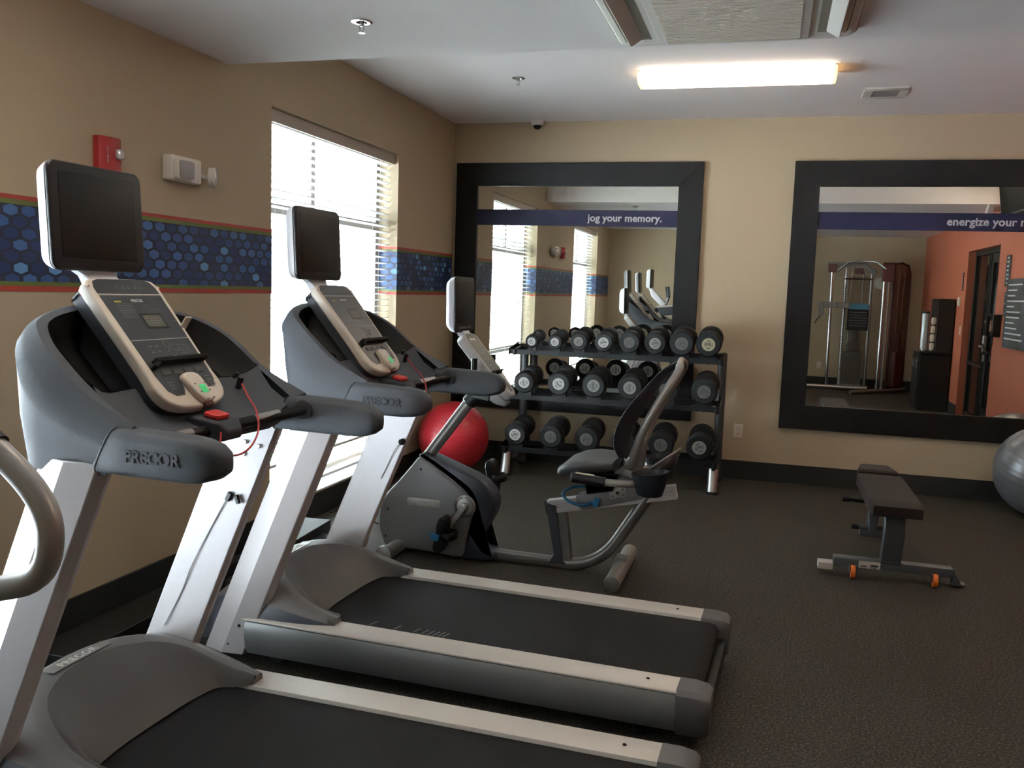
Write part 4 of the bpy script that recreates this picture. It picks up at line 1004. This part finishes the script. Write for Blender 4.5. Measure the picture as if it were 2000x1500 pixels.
# ------------------------------------------------------------------ exercise balls
def ball(name, label, c, r, m):
    t = thing(name, label, 'exercise ball', (c[0], c[1], 0))
    b = MB(); prof = []
    K = 96
    for i in range(K+1):
        a = PI*i/K; rr = r
        if 14 <= i <= K-14 and i % 4 == 0: rr = r-.0016
        prof.append((max(1e-4, rr*math.sin(a)), -rr*math.cos(a)))
    b.m = Matrix.Translation((0, 0, r)) @ Matrix.Rotation(.25, 4, 'X') @ Matrix.Rotation(.12, 4, 'Y')
    b.lathe(prof, n=64); bd = b.build('body', m, t, ang=60)
    b = MB(); b.m = Matrix.Translation((0, 0, r)) @ Matrix.Rotation(.25, 4, 'X') @ Matrix.Rotation(.12, 4, 'Y') @ Matrix.Rotation(-1.2, 4, 'X')
    b.lathe([(.014, r-.001), (.012, r+.001), (.001, r+.001)], n=12); b.build('valve_plug', M_ventgrey, t)
ball('exercise_ball', 'red exercise ball in the corner behind the bike', (.315, 6.82, 0), .288, M_redball)
ball('exercise_ball', 'silver grey exercise ball at the right edge below the right mirror', (4.685, 7.12, 0), .325, M_silverball)

# ------------------------------------------------------------------ weight bench
t = thing('weight_bench', 'low black padded flat bench with orange wheels below the right mirror', 'bench', (3.45, 5.3, 0), 0)
o = (3.45, 5.3, 0)
b = MB(o); b.rprism([(3.155, .050), (3.755, .050), (3.755, .098), (3.155, .098)], 5.10, 5.17, 'y', .004); b.build('front_foot', M_benchsteel, t)
b = MB(o); b.box(3.075, 3.153, 5.085, 5.16, .028, .066); b.build('foot_end_plate', M_sticker, t, bevel=.003)
b = MB(o); b.prism([(3.757, .095), (3.80, .02), (3.82, .02), (3.82, .012), (3.757, .012)], 5.10, 5.16); b.build('foot_end_plate', M_benchsteel, t)
b = MB(o); b.box(3.285, 3.395, 5.0975, 5.0995, .054, .092); st_ = b.build('warning_sticker', M_sticker, t)
b = MB(o); b.box(3.295, 3.325, 5.0965, 5.0975, .062, .068); b.box(3.345, 3.385, 5.0965, 5.0975, .066, .076); b.box(3.345, 3.375, 5.0965, 5.0975, .058, .062); b.build('print', M_capprint, st_)
for x in (3.255, 3.665):
    b = MB(o); b.lathe([(.022, -.012), (.034, -.011), (.036, 0), (.034, .011), (.022, .012)], (x, 5.068, .036), 'x', 22); b.build('wheel', M_orangeplastic, t)
    for q in (-.020, .014): b = MB(o); b.box(x+q, x+q+.006, 5.055, 5.10, .028, .066); b.build('wheel_bracket', M_benchsteel, t)
b = MB(o); b.rprism([(3.375, .0), (3.515, .0), (3.515, .062), (3.375, .062)], 6.02, 6.08, 'y', .004); b.build('rear_foot', M_benchsteel, t)
# curved front post and spine
pth = sm([(0, 5.125, .098), (0, 5.085, .20), (0, 5.06, .28), (0, 5.08, .35), (0, 5.15, .395)], 4)
b = MB(o); rings = []
for i, p in enumerate(pth):
    tt = (pth[min(i+1, len(pth)-1)]-pth[max(0, i-1)]).normalized(); n_ = Vector((0, -tt.z, tt.y)) 
    rings.append([Vector((3.445, p.y, p.z))+n_*a+Vector((c, 0, 0)) for a, c in ((.03, -.052), (.03, .052), (-.03, .052), (-.03, -.052))])
b.loft(rings); b.build('front_post', M_benchsteel, t, bevel=.006)
b = MB(o); b.box(3.39, 3.505, 5.09, 5.17, .098, .104); b.build('post_flange', M_benchsteel, t, bevel=.002)
b = MB(o); b.box(3.415, 3.475, 5.05, 5.95, .355, .392); b.build('spine', M_benchsteel, t, bevel=.004)
b = MB(o); b.loft([[(3.415, 5.80, .36), (3.475, 5.80, .36), (3.475, 5.88, .36), (3.415, 5.88, .36)], [(3.415, 6.02, .06), (3.475, 6.02, .06), (3.475, 6.08, .06), (3.415, 6.08, .06)]]); b.build('rear_post', M_benchsteel, t, bevel=.004)
b = MB(o); b.loft([[(3.35, 5.42, .38), (3.40, 5.42, .38), (3.40, 5.50, .38), (3.35, 5.50, .38)], [(3.36, 5.40, .18), (3.40, 5.40, .18), (3.40, 5.46, .18), (3.36, 5.46, .18)]]); b.tube([(3.30, 5.43, .20), (3.46, 5.43, .20)], .014, 10); b.build('adjustment_ladder', M_benchsteel, t, bevel=.003)
b = MB(o); b.tube(rnd_path([(3.36, 5.50, .34), (3.30, 5.46, .345), (3.22, 5.42, .36)], .03), .011, 10); b.lathe([(.017, -.02), (.017, .02)], (3.225, 5.422, .36), 'x', 12); b.build('pull_pin', M_black, t)
b = MB(o); b.lathe([(.015, -.02), (.015, .02)], (3.285, 5.43, .20), 'x', 12); b.build('pull_pin', M_black, t)
def pad(name, y0, y1, w0, w1, z, th):
    b = MB(o); n = 12
    rings = []
    for k in range(n+1):
        q = k/n; yy = y0+(y1-y0)*q; w = w0+(w1-w0)*q
        e = min(1, min(q, 1-q)*(y1-y0)/.03); e = math.sqrt(max(0, 1-(1-e)**2)); e = max(.25, e)
        rings.append([(3.435+px, yy, z+pz) for px, pz in rrect(w-.03*(1-e), th*(.55+.45*e), .018*min(1, e+.2), 4)])
    return b.loft(rings).build(name, M_vinyl, t, ang=50)
pad('seat_pad', 4.90, 5.80, .262, .262, .420, .082)
pad('head_pad', 5.815, 6.06, .250, .17, .435, .066)

# ------------------------------------------------------------------ boxes and cords on the floor by the windows
t = thing('power_box', 'black metal box on the floor below the window, behind the middle treadmill', 'power box', (.195, 4.46, 0), math.radians(4))
b = MB(); b.box(-.13, .13, -.24, .24, .012, .105); b.build('body', mat('black_metal_box', (.025, .026, .03), .55), t, bevel=.004)
b = MB(); b.box(.13, .19, -.12, .12, .02, .055); b.build('front_tray', M_black, t, bevel=.004)
b = MB(); 
for sx in (-.11, .11):
    for sy in (-.21, .21): b.lathe([(.015, 0), (.015, .013)], (sx, sy, 0), 'z', 10)
b.build('rubber_foot', M_blackmat, t)
t = thing('power_box', 'long black box along the baseboard behind the nearest treadmill', 'power box', (.20, 3.15, 0), 0)
b = MB(); b.box(-.10, .10, -.50, .50, 0, .075); b.build('body', M_black, t, bevel=.004)
b = MB(); b.box(-.02, .12, .32, .62, .077, .14); b.build('adapter', M_blackmat, t, bevel=.006)
def cord(label, pts, r=.005, m=M_cord):
    P = sm(pts, 6); b = MB(P[0]); b.tube(P, r, 7); ob = b.build('extension_cord', m); ob.location = P[0]; return tag(ob, label, 'power cord')
cord('black power cord running over the floor from the bike towards the window', [(.655, 4.50, .006), (.64, 4.42, .006), (.60, 4.50, .006), (.50, 4.80, .006), (.42, 4.76, .006), (.36, 4.60, .006)])
cord('thin straight black cord on the floor between the black box and the bike', [(.74, 4.78, .006), (.60, 4.92, .006), (.42, 5.10, .006), (.20, 5.05, .006)], .006)
cord('thin black cord looping on the floor in front of the bike foot', [(.70, 4.33, .006), (.68, 4.26, .004), (.63, 4.33, .004), (.57, 4.45, .004), (.52, 4.38, .004)], .0035)
cord('coiled black cord on the floor in front of the middle treadmill', [(.40, 2.80, .006)]+[(.388+.045*math.cos(k*1.05)+.0005*k, 2.95+.09*math.sin(k*1.05)+.012*k, .006+.009*(k//2)) for k in range(1, 20)]+[(.45, 3.06, .18)], .006)
cord('black cord lying along the window baseboard', [(.05, 5.2, .006), (.10, 5.7, .006), (.06, 6.2, .006), (.09, 6.5, .006)], .006)
# ------------------------------------------------------------------ elliptical beside the nearest treadmill
EY = .72
t = thing('elliptical_trainer', 'elliptical trainer at the left edge of the photo, only its curved silver handlebar in view', 'elliptical', (1.6, EY, 0))
o = (1.6, EY, 0)
def nb(): m = MB(o); m.m = Matrix.Translation((0, EY, 0)); return m
b = nb(); b.tube(rnd_path([(1.05, .33, 1.30), (1.46, .34, 1.335), (1.575, .34, 1.280), (1.735, .34, 1.160), (1.725, .34, 1.045), (1.59, .34, 1.008), (1.20, .30, .97), (.98, .10, .95)], .085, 7), .0195, 16); b.build('side_handlebar', M_foot, t)
b = nb(); b.tube([(1.49, .34, 1.322), (1.575, .34, 1.281), (1.632, .34, 1.238)], .0235, 14); b.build('grip', M_black, t)
b = nb(); b.tube(rnd_path([(1.05, -.33, 1.30), (1.46, -.34, 1.335), (1.575, -.34, 1.280), (1.735, -.34, 1.160), (1.725, -.34, 1.045), (1.59, -.34, 1.008), (1.20, -.30, .97), (.98, -.10, .95)], .085, 7), .0195, 16); b.build('side_handlebar', M_foot, t)
b = nb(); b.rprism(sm2([(.42, .06), (.45, .35), (.60, .62), (.80, .70), (1.0, .60), (1.10, .35), (1.12, .08)], 4), -.14, .14, 'y', .02, 4); b.build('drive_housing', M_bikegrey, t, ang=45)
b = nb(); b.loft([[(.72, -.05, .60), (.86, -.05, .60), (.86, .05, .60), (.72, .05, .60)], [(.90, -.05, 1.22), (1.02, -.05, 1.22), (1.02, .05, 1.22), (.90, .05, 1.22)]]); b.build('mast', M_alu, t, bevel=.01)
b = nb(); b.box(.50, 2.55, -.05, .05, .03, .10); b.build('main_beam', M_biketube, t, bevel=.01)
for x, w in ((.55, .30), (2.50, .33)):
    b = nb(); b.box(x-.04, x+.04, -w, w, 0, .06); b.build('cross_foot', M_black, t, bevel=.008)
for s, dx in ((-1, 0), (1, -.25)):
    b = nb(); b.tube([(1.0, s*.17, .25), (2.45+dx*.2, s*.17, .16)], .024, 12); b.build('pedal_arm', M_biketube, t)
    b = nb(); b.rprism([(1.45+dx, .24), (1.83+dx, .22), (1.86+dx, .26), (1.46+dx, .34)], s*.10, s*.26, 'y', .006); b.build('foot_pedal', M_black, t)
    b = nb(); b.tube(sm([(1.0+dx*.3, s*.24, .30), (.98+dx*.2, s*.26, .75), (1.03-dx*.2, s*.27, 1.15), (1.14-dx*.3, s*.26, 1.45), (1.12-dx*.3, s*.24, 1.62)], 5), .019, 12); b.build('moving_arm', M_biketube, t)
    b = nb(); b.tube([(1.14-dx*.3, s*.26, 1.45), (1.12-dx*.3, s*.24, 1.62)], .023, 12); b.build('grip', M_black, t)
b = nb(); b.m = Matrix.Translation((.905, EY, 1.735)); rings = []
for x, w, h, r in ((-.066, .30, .24, .03), (-.048, .36, .29, .035), (-.006, .370, .30, .028)): rings.append([(x, p[0], p[1]) for p in rrect(w, h, r, 5)])
b.loft(rings); tv = b.build('television', M_shell, t)
b = nb(); b.m = Matrix.Translation((.905, EY, 1.735)); b.rprism(rrect(.370, .30, .028, 5), -.006, .010, 'x', .005); b.build('bezel', M_black, tv)
b = nb(); b.rprism([(.875, 1.60), (.93, 1.59), (1.30, 1.20), (1.32, 1.15), (1.28, 1.13), (.93, 1.46)], -.13, .13, 'y', .014); b.build('console_panel', M_shell, t, ang=45)
b = nb(); b.rprism([(.95, 1.27), (1.15, 1.33), (1.34, 1.28), (1.32, 1.20), (1.10, 1.16), (.96, 1.18)], -.34, .34, 'y', .014); b.build('handlebar_shroud', M_slate2, t, ang=45)

# ------------------------------------------------------------------ cable machine seen in the right mirror
t = thing('cable_machine', 'dual cable machine with chrome pull up bar, seen in the right mirror', 'cable machine', (4.2, -.9, 0))
o = (4.2, -.9, 0)
def chromepost(x, y, x2, y2, z0, z1, m, r=.022): 
    b = MB(o); b.tube([(x, y, z0), (x2, y2, z1)], r, 12); return b.build('post', m, t)
AY = -1.0
chromepost(3.72, AY+.10, 3.70, AY+.10, .06, 2.02, M_chrome, .028)
chromepost(3.93, AY, 3.93, AY, .06, 2.04, M_steel, .030)
chromepost(4.33, AY, 4.33, AY, .06, 1.95, M_steel, .026)
b = MB(o)
for k in range(34): b.cbox((3.93, AY+.031, .35+k*.042), (.018, .004, .018))
b.build('pin_hole', M_blackmat, t, merge=False)
b = MB(o); b.tube([(4.02, AY, .08), (4.02, AY, 2.0)], .011, 8); b.tube([(4.20, AY, .08), (4.20, AY, 2.0)], .011, 8); b.build('guide_rod', M_chrome, t)
b = MB(o); b.cbox((4.11, AY, .36), (.30, .14, .58)); ws = b.build('weight_stack', M_taupe, t)
b = MB(o); b.cbox((4.11, AY, .72), (.22, .13, .16)); b.cbox((4.11, AY, .92), (.13, .12, .24)); b.build('weight_shroud', M_taupe, t, bevel=.03)
b = MB(o); b.box(3.96, 4.30, AY+.075, AY+.08, .10, 1.90); b.build('front_guard', M_shroudgrey, t)
b = MB(o); b.loft([[(3.63, AY-.06, 2.06), (3.63, AY+.12, 2.06), (3.63, AY+.12, 2.13), (3.63, AY-.06, 2.13)], [(4.22, AY-.06, 2.05), (4.22, AY+.08, 2.05), (4.22, AY+.08, 2.13), (4.22, AY-.06, 2.13)], [(4.36, AY-.05, 1.93), (4.36, AY+.06, 1.90), (4.41, AY+.06, 1.98), (4.41, AY-.05, 2.0)]]); b.build('top_beam', M_taupe, t, bevel=.01)
b = MB(o); b.box(3.64, 3.76, AY+.02, AY+.16, 1.96, 2.10); b.build('beam_end', M_maroon, t, bevel=.008)
b = MB(o); b.cbox((4.12, AY+.02, 1.99), (.14, .10, .10)); b.cbox((4.12, AY+.02, 1.86), (.42, .04, .03)); b.build('pulley_housing', M_maroon, t, bevel=.01)
b = MB(o); b.tube(rnd_path([(3.78, AY+.20, 1.98), (3.93, AY+.24, 2.13), (4.12, AY+.28, 2.15), (4.35, AY+.36, 2.14), (4.50, AY+.42, 2.02)], .05), .017, 12); b.build('pull_up_bar', M_chrome, t)
for x0 in (3.70,):
    b = MB(o); b.cbox((x0-.02, AY+.16, 1.42), (.24, .07, .10)); b.cbox((x0-.15, AY+.17, 1.35), (.09, .08, .22)); b.cbox((x0+.15, AY+.14, 1.42), (.30, .05, .09)); b.build('swivel_arm', M_taupe, t, bevel=.012)
b = MB(o); b.tube(sm([(x0-.15, AY+.2, 1.24), (x0-.22, AY+.22, 1.14), (x0-.24, AY+.22, 1.10)], 3), .008, 6); b.build('handle_strap', M_cord, t)
b = MB(o); b.box(3.98, 4.31, AY+.10, AY+.12, .99+.02, 1.36); b.build('instruction_board', M_black, t); b2 = b
b = MB(o); b.box(4.0, 4.30, AY+.1201, AY+.122, 1.36, 1.46); b.build('blue_banner', mat('blue_instruction_banner', (.05, .17, .24), .5), t)
b = MB(o)
for k in range(6): b.box(4.01, 4.28, AY+.1205, AY+.1212, 1.08+k*.045, 1.088+k*.045)
b.build('print', M_printdim, t)
b = MB(o); b.lathe([(.10, -.01), (.11, 0), (.10, .01)], (4.47, AY+.18, 1.80), 'y', 20); b.lathe([(.03, -.02), (.03, .02)], (4.47, AY+.18, 1.80), 'y', 12); b.build('pulley', M_foot, t)
# right tower, turned towards the wall corner
BX, BY2 = 4.47, -.62
chromepost(BX+.02, BY2, BX-.05+.07, BY2, .08, 1.96, M_chrome, .030)
b = MB(o); b.tube([(BX+.09, BY2-.05, .08), (BX+.09, BY2-.05, 1.98)], .030, 10); b.build('post', M_steel, t)
b = MB(o)
for k in range(44): b.cbox((BX+.085, BY2-.018, .20+k*.038), (.020, .006, .016))
b.build('pin_hole', M_ventwhite, t, merge=False)
b = MB(o); b.loft([[(BX-.03, BY2+.03, 2.10), (BX+.16, BY2+.03, 2.10), (BX+.16, BY2+.03, 1.82), (BX-.03, BY2+.03, 1.82)], [(BX-.0, BY2-.16, 2.14), (BX+.20, BY2-.16, 2.14), (BX+.20, BY2-.16, 1.84), (BX+.0, BY2-.16, 1.84)]]); b.build('tower_cap', M_maroon, t, bevel=.01)
side = sm2([(.0, .12), (.0, 1.0), (.0, 1.85), (.0, 2.12), (.22, 2.13), (.42, 2.10), (.50, 1.97), (.52, 1.7), (.50, 1.0), (.47, .12)], 3)
b = MB(o)
def sw(u, z, w=0): return (BX+.16+u*.62, BY2-.08-u*.95+w, z)
b.loft([[sw(u, z, 0) for u, z in side], [sw(u, z, -.02) for u, z in side]]); b.build('tower_guard', M_shroud, t)
b = MB(o); b.tube([sw(0, .1), sw(0, 2.1), sw(.22, 2.14), sw(.44, 2.10), sw(.51, 1.95), sw(.52, 1.6), sw(.50, .1)], .018, 8); b.build('guard_frame', M_maroon, t)
b = MB(o); b.m = Matrix.Translation((BX+.32, BY2-.35, 0)) @ Matrix.Rotation(math.radians(-57), 4, 'Z'); b.box(-.14, .14, -.06, .06, .10, .68); b.box(-.05, .05, -.05, .05, .68, 1.0); b.build('weight_stack', M_maroon, t, bevel=.01)
b = MB(o); b.m = Matrix.Translation((BX+.32, BY2-.35, 0)) @ Matrix.Rotation(math.radians(-57), 4, 'Z'); b.tube([(-.09, 0, .1), (-.09, 0, 2.0)], .011, 8); b.tube([(.09, 0, .1), (.09, 0, 2.0)], .011, 8); b.build('guide_rod', M_chrome, t)
b = MB(o); b.tube([(3.3, AY+.12, .045), (4.36, AY+.10, .045)], .035, 12); b.build('base_tube', M_steel, t)
b = MB(o); b.tube([(4.05, -.22, .03), (4.40, -.45, .05), (4.80, -.85, .05), (4.98, -1.10, .05)], .032, 12); b.build('base_tube', M_steel, t)
b = MB(o); b.box(3.88, 4.38, AY-.10, AY+.10, .01, .08); b.build('base_plate', M_taupe, t, bevel=.006)

# black cabinet with towel dispenser
t = thing('cabinet', 'black low cabinet with tall upper section beside the door, seen in the right mirror', 'cabinet', (4.98, 1.2, 0))
o = (4.98, 1.2, 0)
b = MB(o); b.box(4.79, XR-.014, .92, 1.48, 0, .795); b.build('body', M_cabinet, t, bevel=.004)
b = MB(o); b.box(4.775, XR-.014, .90, 1.50, .797, .825); b.build('counter', M_black, t, bevel=.003)
b = MB(o); b.box(4.975, XR-.014, .92, 1.47, .827, 1.565); b.build('upper_cabinet', M_cabinet, t, bevel=.004)
for y0 in (.94, 1.205):
    b = MB(o); b.box(4.772, 4.789, y0, y0+.255, .06, .76); dr = b.build('door', M_cabinet, t, bevel=.003)
    b = MB(o); b.tube(rnd_path([(4.772, y0+.20, .60), (4.755, y0+.20, .60), (4.755, y0+.20, .70), (4.772, y0+.20, .70)], .01), .005, 8); b.build('handle', M_steel, dr)
t = thing('towel_dispenser', 'silver cylinder dispenser on a chrome tray on the black cabinet', 'dispenser', (4.842, 1.35, .826))
b = MB(); b.lathe([(.062, 0), (.064, .006), (.058, .012), (.035, .02), (.035, .03)], n=28); b.build('tray', M_chrome, t)
b = MB(); b.lathe([(.048, .03), (.050, .04), (.050, .52), (.048, .53)], n=28); b.build('cylinder', mat('satin_silver', (.50, .52, .56), .35, metal=.5), t)
b = MB(); b.lathe([(.052, .53), (.052, .545), (.044, .56), (.01, .562)], n=28); b.build('lid', M_cup, t)
random.seed(8)
zz = .827
for k in range(4):
    t = thing('folded_towel', 'folded white towel, %s of the four beside the silver dispenser' % ('lowest', 'second lowest', 'second highest', 'topmost')[k], 'towel', (4.905+.02*0, 1.47, .827), 0, 'white towels beside the dispenser')
    t.location = (4.934+random.uniform(-.003, .003), 1.440, .899+k*.118)
    b = MB(); n = 14; rings = []
    for j in range(5):
        hh = -.055+j*.0275; rr = .034*(.75+.25*math.sin(PI*j/4))
        rings.append([(rr*math.cos(2*PI*i/n)*(1+random.uniform(-.22, .22)), .6*rr*math.sin(2*PI*i/n)*(1+random.uniform(-.2, .2)), hh+random.uniform(-.006, .006)) for i in range(n)])
    b.loft(rings); b.build('cloth', M_towel, t, ang=80, sub=1)
# towel rack that holds them (wire pocket on the cabinet front)
t = thing('towel_rack', 'narrow chrome rack holding the white towels on the black cabinet side', 'towel rack', (4.934, 1.472, .827))
b = MB(); b.tube([(-.038, .0, 0), (-.038, .0, .50)], .003, 6); b.tube([(.038, .0, 0), (.038, .0, .50)], .003, 6)
b.build('wire_post', M_chrome, t)
b = MB()
for k in range(4): b.tube([(-.038, .0, .012+k*.118), (-.038, -.06, .012+k*.118), (.038, -.06, .012+k*.118), (.038, .0, .012+k*.118)], .0022, 6)
b.build('wire_shelf', M_chrome, t)

# door and sidelight in the orange wall
xd = XR+.085
b = MB(); y0, y1 = DY0+.002, DY1-.002; ym = 2.87
for a, c in ((y0, y0+.05), (y1-.05, y1), (ym-.03, ym+.03)): b.box(xd, xd+.06, a, c, 0, DZ-.002)
b.box(xd, xd+.06, y0, y1, DZ-.06, DZ-.002); b.box(xd, xd+.06, y0, ym, 0, .09); b.box(xd, xd+.06, y0+.05, ym-.03, .72, .76)
dm = struct('door_1', b, M_door, 'black framed glass door with sidelight in the orange wall, seen in the right mirror', 'door', bevel=.003)
b = MB()
for a, c in ((ym+.032, ym+.13), (y1-.14, y1-.052)): b.box(xd+.010, xd+.05, a, c, .01, DZ-.065)
b.box(xd+.010, xd+.05, ym+.13, y1-.14, .01, .25); b.box(xd+.010, xd+.05, ym+.13, y1-.14, DZ-.18, DZ-.065); lf = b.build('door_leaf', M_door, dm)
b = MB(); b.box(xd+.028, xd+.033, ym+.13, y1-.14, .25, DZ-.18); b.box(xd+.028, xd+.033, y0+.05, ym-.03, .09, DZ-.06); b.build('glass_pane', mat('dark_door_glass', (.01, .012, .010), .08, spec=.5), dm)
b = MB(); b.box(xd-.012, xd-.002, ym-.012, ym+.004, .02, DZ-.07); b.build('metal_edge', M_doormetal, dm)
b = MB(); b.box(xd-.03, xd+.008, ym+.04, ym+.11, .93, 1.13); b.tube(rnd_path([(xd-.02, ym+.075, 1.0), (xd-.065, ym+.075, 1.0), (xd-.065, ym+.24, .99)], .02), .012, 10); b.build('door_handle', M_steel, lf, bevel=.006)
b = MB(); b.cbox((xd-.002, ym+.075, .85), (.02, .05, .08)); b.build('lock', M_steel, lf, bevel=.004)
b = MB(); b.cbox((xd-.004, ym+.02, 1.30), (.012, .03, .02)); b.build('strike', M_sticker, lf)

# wall phone, signs, screen on the orange wall
t = thing('wall_phone', 'black wall phone with a hanging cord right of the door, seen in the right mirror', 'phone', (XR, 3.93, 1.27))
b = MB(); b.box(-.09, 0, -.08, .11, -.12, .13); b.build('body', M_black, t, bevel=.008)
b = MB(); b.cbox((-.10, -.04, 0), (.05, .05, .22)); b.build('handset', M_blackmat, t, bevel=.015)
b = MB(); b.box(-.0925, -.0905, .0, .08, -.06, .06); b.build('keypad', mat('phone_tan_keys', (.25, .10, .06), .6), t)
b = MB(); b.tube(sm([(-.05, .0, -.12), (-.055, -.01, -.25), (-.06, -.10, -.31), (-.07, -.22, -.28), (-.08, -.33, -.22), (-.08, -.04, -.10)][:5], 5), .007, 8); b.build('cord', M_cord, t)
def sign(y, z, w, h, m, label, lines, vertical=True):
    t = thing('wall_sign', label, 'sign', (XR, y, z))
    b = MB(); b.box(-.012, 0, -w/2, w/2, -h/2, h/2); b.build('plate', m, t, bevel=.002)
    b = MB()
    for k in range(lines):
        zz = h/2-.03-(h-.05)*k/max(1, lines-1)*.95 if lines > 1 else 0
        ww = w*(.30 if not vertical else .22)*(1 if k % 3 else .8)
        b.box(-.0135, -.0125, -ww, ww, zz-h*.012-.003, zz+h*.012+.003)
    b.build('print', M_letter, t)
sign(1.80, 1.80, .06, .24, M_purple, 'narrow dark purple sign left of the door, seen in the right mirror', 5)
sign(4.16, 1.88, .18, .34, M_greysign, 'small grey sign with pale letters right of the door', 7)
sign(4.20, 1.52, .17, .26, M_greysign, 'small grey sign below the lettered sign right of the door', 3)
t = thing('notice_panel', 'large grey glass notice panel at the right edge of the right mirror', 'notice panel', (XR, 4.92, 1.42))
b = MB(); b.m = Matrix.Translation((-.03, 0, 0)); b.rprism([(-.50, -.36), (.50, -.36), (.50, .36), (-.50, .36)], -.035, 0, 'x', .004); b.build('panel', M_greysign, t)
b = MB()
for k in range(11): b.box(-.0665, -.0655, -.42, -.42+random.uniform(.25, .7), .29-k*.056, .305-k*.056)
b.build('print', M_letter, t)
t = thing('wall_television', 'black television hung high on the orange wall, seen in the right mirror', 'television', (XR-.15, 4.90, 2.68))
b = MB(); b.m = Matrix.Rotation(math.radians(-8), 4, 'Y'); b.rprism(rrect(1.10, .52, .02), -.05, 0, 'x', .008); b.build('cabinet', M_black, t)
b = MB(); b.m = Matrix.Rotation(math.radians(-8), 4, 'Y'); b.box(-.052, -.0505, -.52, .52, -.235, .235); b.build('screen', mat('matte_television_screen', (.005, .005, .005), .75, spec=.08), t)
b = MB(); b.box(.03, .15, -.10, .10, -.10, .12); b.build('wall_bracket', M_black, t)
t = thing('projector_bracket', 'white angled bracket under the ceiling beside the orange wall television', 'bracket', (XR-.20, 3.95, 2.50))
b = MB(); b.cbox((0, 0, .04), (.06, .30, .07), (.6, 0, 0)); b.build('arm', M_ventwhite, t, bevel=.006)
b = MB(); b.cbox((.10, -.08, .06), (.16, .05, .05)); b.build('mount', M_ventwhite, t, bevel=.004)

# ------------------------------------------------------------------ added fill fixtures are built with the fluorescent lights
